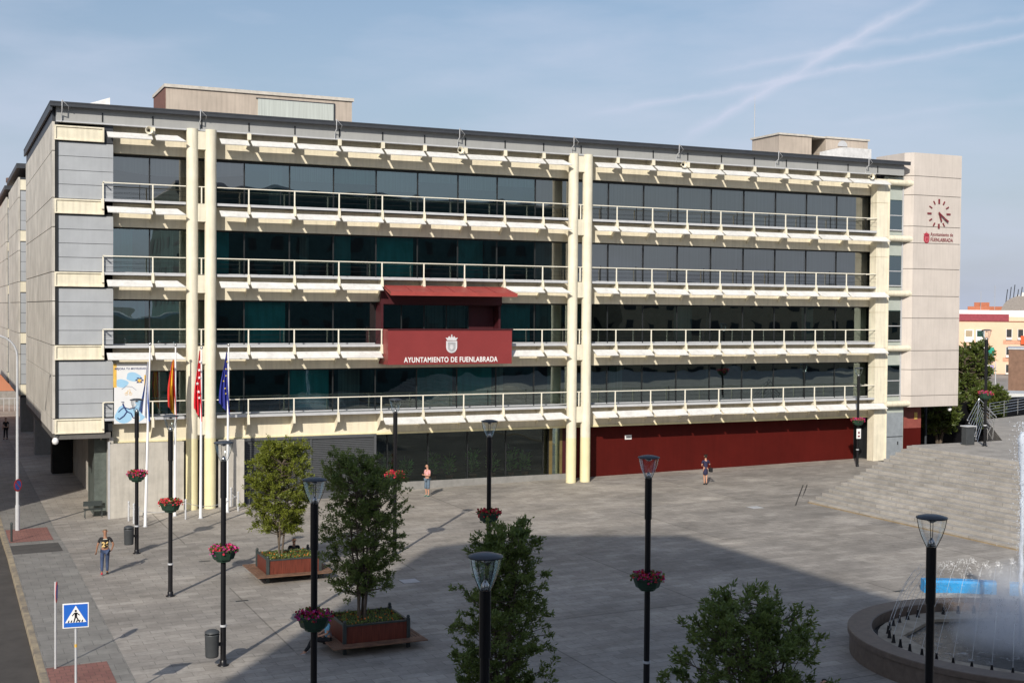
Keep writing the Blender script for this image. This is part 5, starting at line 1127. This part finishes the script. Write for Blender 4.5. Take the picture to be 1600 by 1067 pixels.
for z in (6.4, 3.6, .8, -2):
    for x in (.9, 2.6):
        b = MB(); b.box(x, x+1.4, -.25, -.02, z-.9, z+1.1, WHITE); b.box(x+.2, x+1.2, -.30, -.26, z, z+.95, OCH if x < 2 else GLASS); b.build('balcony', t)
    for x in (7.2, 8.9): b = MB(); b.box(x, x+.75, -.08, -.02, z, z+1.2, MULL); b.box(x-.08, x, -.12, 0, z-.1, z+1.3, WHITE); b.box(x+.75, x+.83, -.12, 0, z-.1, z+1.3, WHITE); b.box(x-.08, x+.8, -.3, -.13, z-.45, z-.08, WHITE); b.build('window', t)
    b = MB(); b.box(6.7, 10.2, -.06, -.021, z-1.1, z-.5, SALM); b.build('brick_band', t)
    if z < 5: b = MB(); b.add([(2.6, -.02, z+1.1), (5.4, -.02, z+1.1), (5.4, -.9, z+.2), (2.6, -.9, z+.2), (2.6, -.9, z-.9), (5.4, -.9, z-.9)], [(0, 1, 2, 3), (3, 2, 5, 4)], mat('green_awning', (.02, .28, .20), .8)); b.build('awning', t)
b = MB(); b.box(9.3, 10.4, -.5, -.31, 5.3, 6.6, mat('orange_blind', (.75, .12, .04), .8)); b.build('blind', t)
b = MB()
for j in range(5): b.box(2.2+j*.65, 2.75+j*.65, -1.1, -1.05, 1.0, 1.9+.1*(j % 2), [mat('lilac_cloth', (.45, .35, .6), .8), WHITEP][j % 2])
b.build('laundry', t)
o, ang = frame(1577, 150); t = empty('brown_building', o, ang); tag(t, 'flat brown brick building at the right edge before the apartments', 'building')
b = MB(); b.box(0, 16, 0, 8, -3, 6.15, BRW); b.build('wall', t); b = MB(); b.box(-.1, 16.1, -.1, 8.1, 6.15, 6.3, GREYM); b.build('roof', t)
for z1, z0, dd, lab in ((2.55, 1.75, 128, 'upper of the pale flat canopy roofs beyond the terrace'), (.95, -.1, 118, 'lower of the pale flat canopy roofs beyond the terrace')):
    o, ang = frame(1548, dd); t = empty('canopy_roof', o, ang+.1); tag(t, lab, 'canopy'); b = MB(); b.box(0, 26, 0, 5, z0, z1, mat('pale_canopy', (.55, .56, .56), .6, var=.08)); b.build('slab', t)
    for x in (3, 12, 21): b = MB(); b.tube([(x, 2, -3), (x, 2, z0)], .12, GREYM, 8); b.build('column', t)
o, ang = frame(1563, 300); t = empty('arched_roof_building', o, ang); tag(t, 'far building with an arched gable, tiled roof and rooftop antennas', 'building')
b = MB(); pts = [(0, 5)]+[(4.2-4.2*math.cos(a*.1963), 10+4.0*math.sin(a*.1963)) for a in range(17)]+[(8.4, 5)]
b.plate(pts, 0, .6, mat('grey_gable', (.30, .27, .25), .8)); b.build('gable', t)
b = MB(); b.box(0, 40, .6, 14, 5, 11.5, mat('tile_roof', (.45, .16, .09), .85)); b.build('roof', t)
b = MB()
for j in range(9): b.box(3.2+j*.9, 3.9+j*.9, 2, 3, 11.5+.8*(j % 2), 14.3+.5*((j*3) % 2), WHITE if j % 2 else GREYM)
b.build('rooftop_units', t)
b = MB()
for j in range(7): b.tube([(.8+j*.75, 1, 10), (1.4+j*.75, 1, 15.5+.5*(j % 3))], .09, DARKM, 4)
b.build('antennas', t)
o, ang = frame(1505, 330); t = empty('far_rooftops', o, ang); tag(t, 'low terracotta rooftops on the skyline right of the clock tower', 'building')
b = MB(); b.box(1, 12, 0, 10, 0, 11.8, MATS['tile_roof']); b.box(-2, 6, -3, 0, 0, 10.9, WHITE); b.box(2.5, 6, 1, 5, 11.8, 12.8, MATS['tile_roof']); b.build('roofs', t)
b = MB(); b.tube([(4, 0, 11), (4, 0, 15.5)], .06, GREYM, 4); b.tube([(7.2, 0, 11), (7.2, 0, 17)], .06, GREYM, 4); b.tube([(10, 0, 11), (10, 0, 14)], .06, GREYM, 4); b.build('antennas', t)
o, ang = frame(1557, 150); t = empty('tall_street_light', o, ang); tag(t, 'slender far street light with curved arm before the peach apartments', 'street lamp')
b = MB(); b.tube([(0, 0, -2), (0, 0, 4.5), (-.3, 0, 5.4), (-1.2, 0, 5.9), (-2.4, 0, 6.0)], .06, GREYM, 6); b.build('column', t)
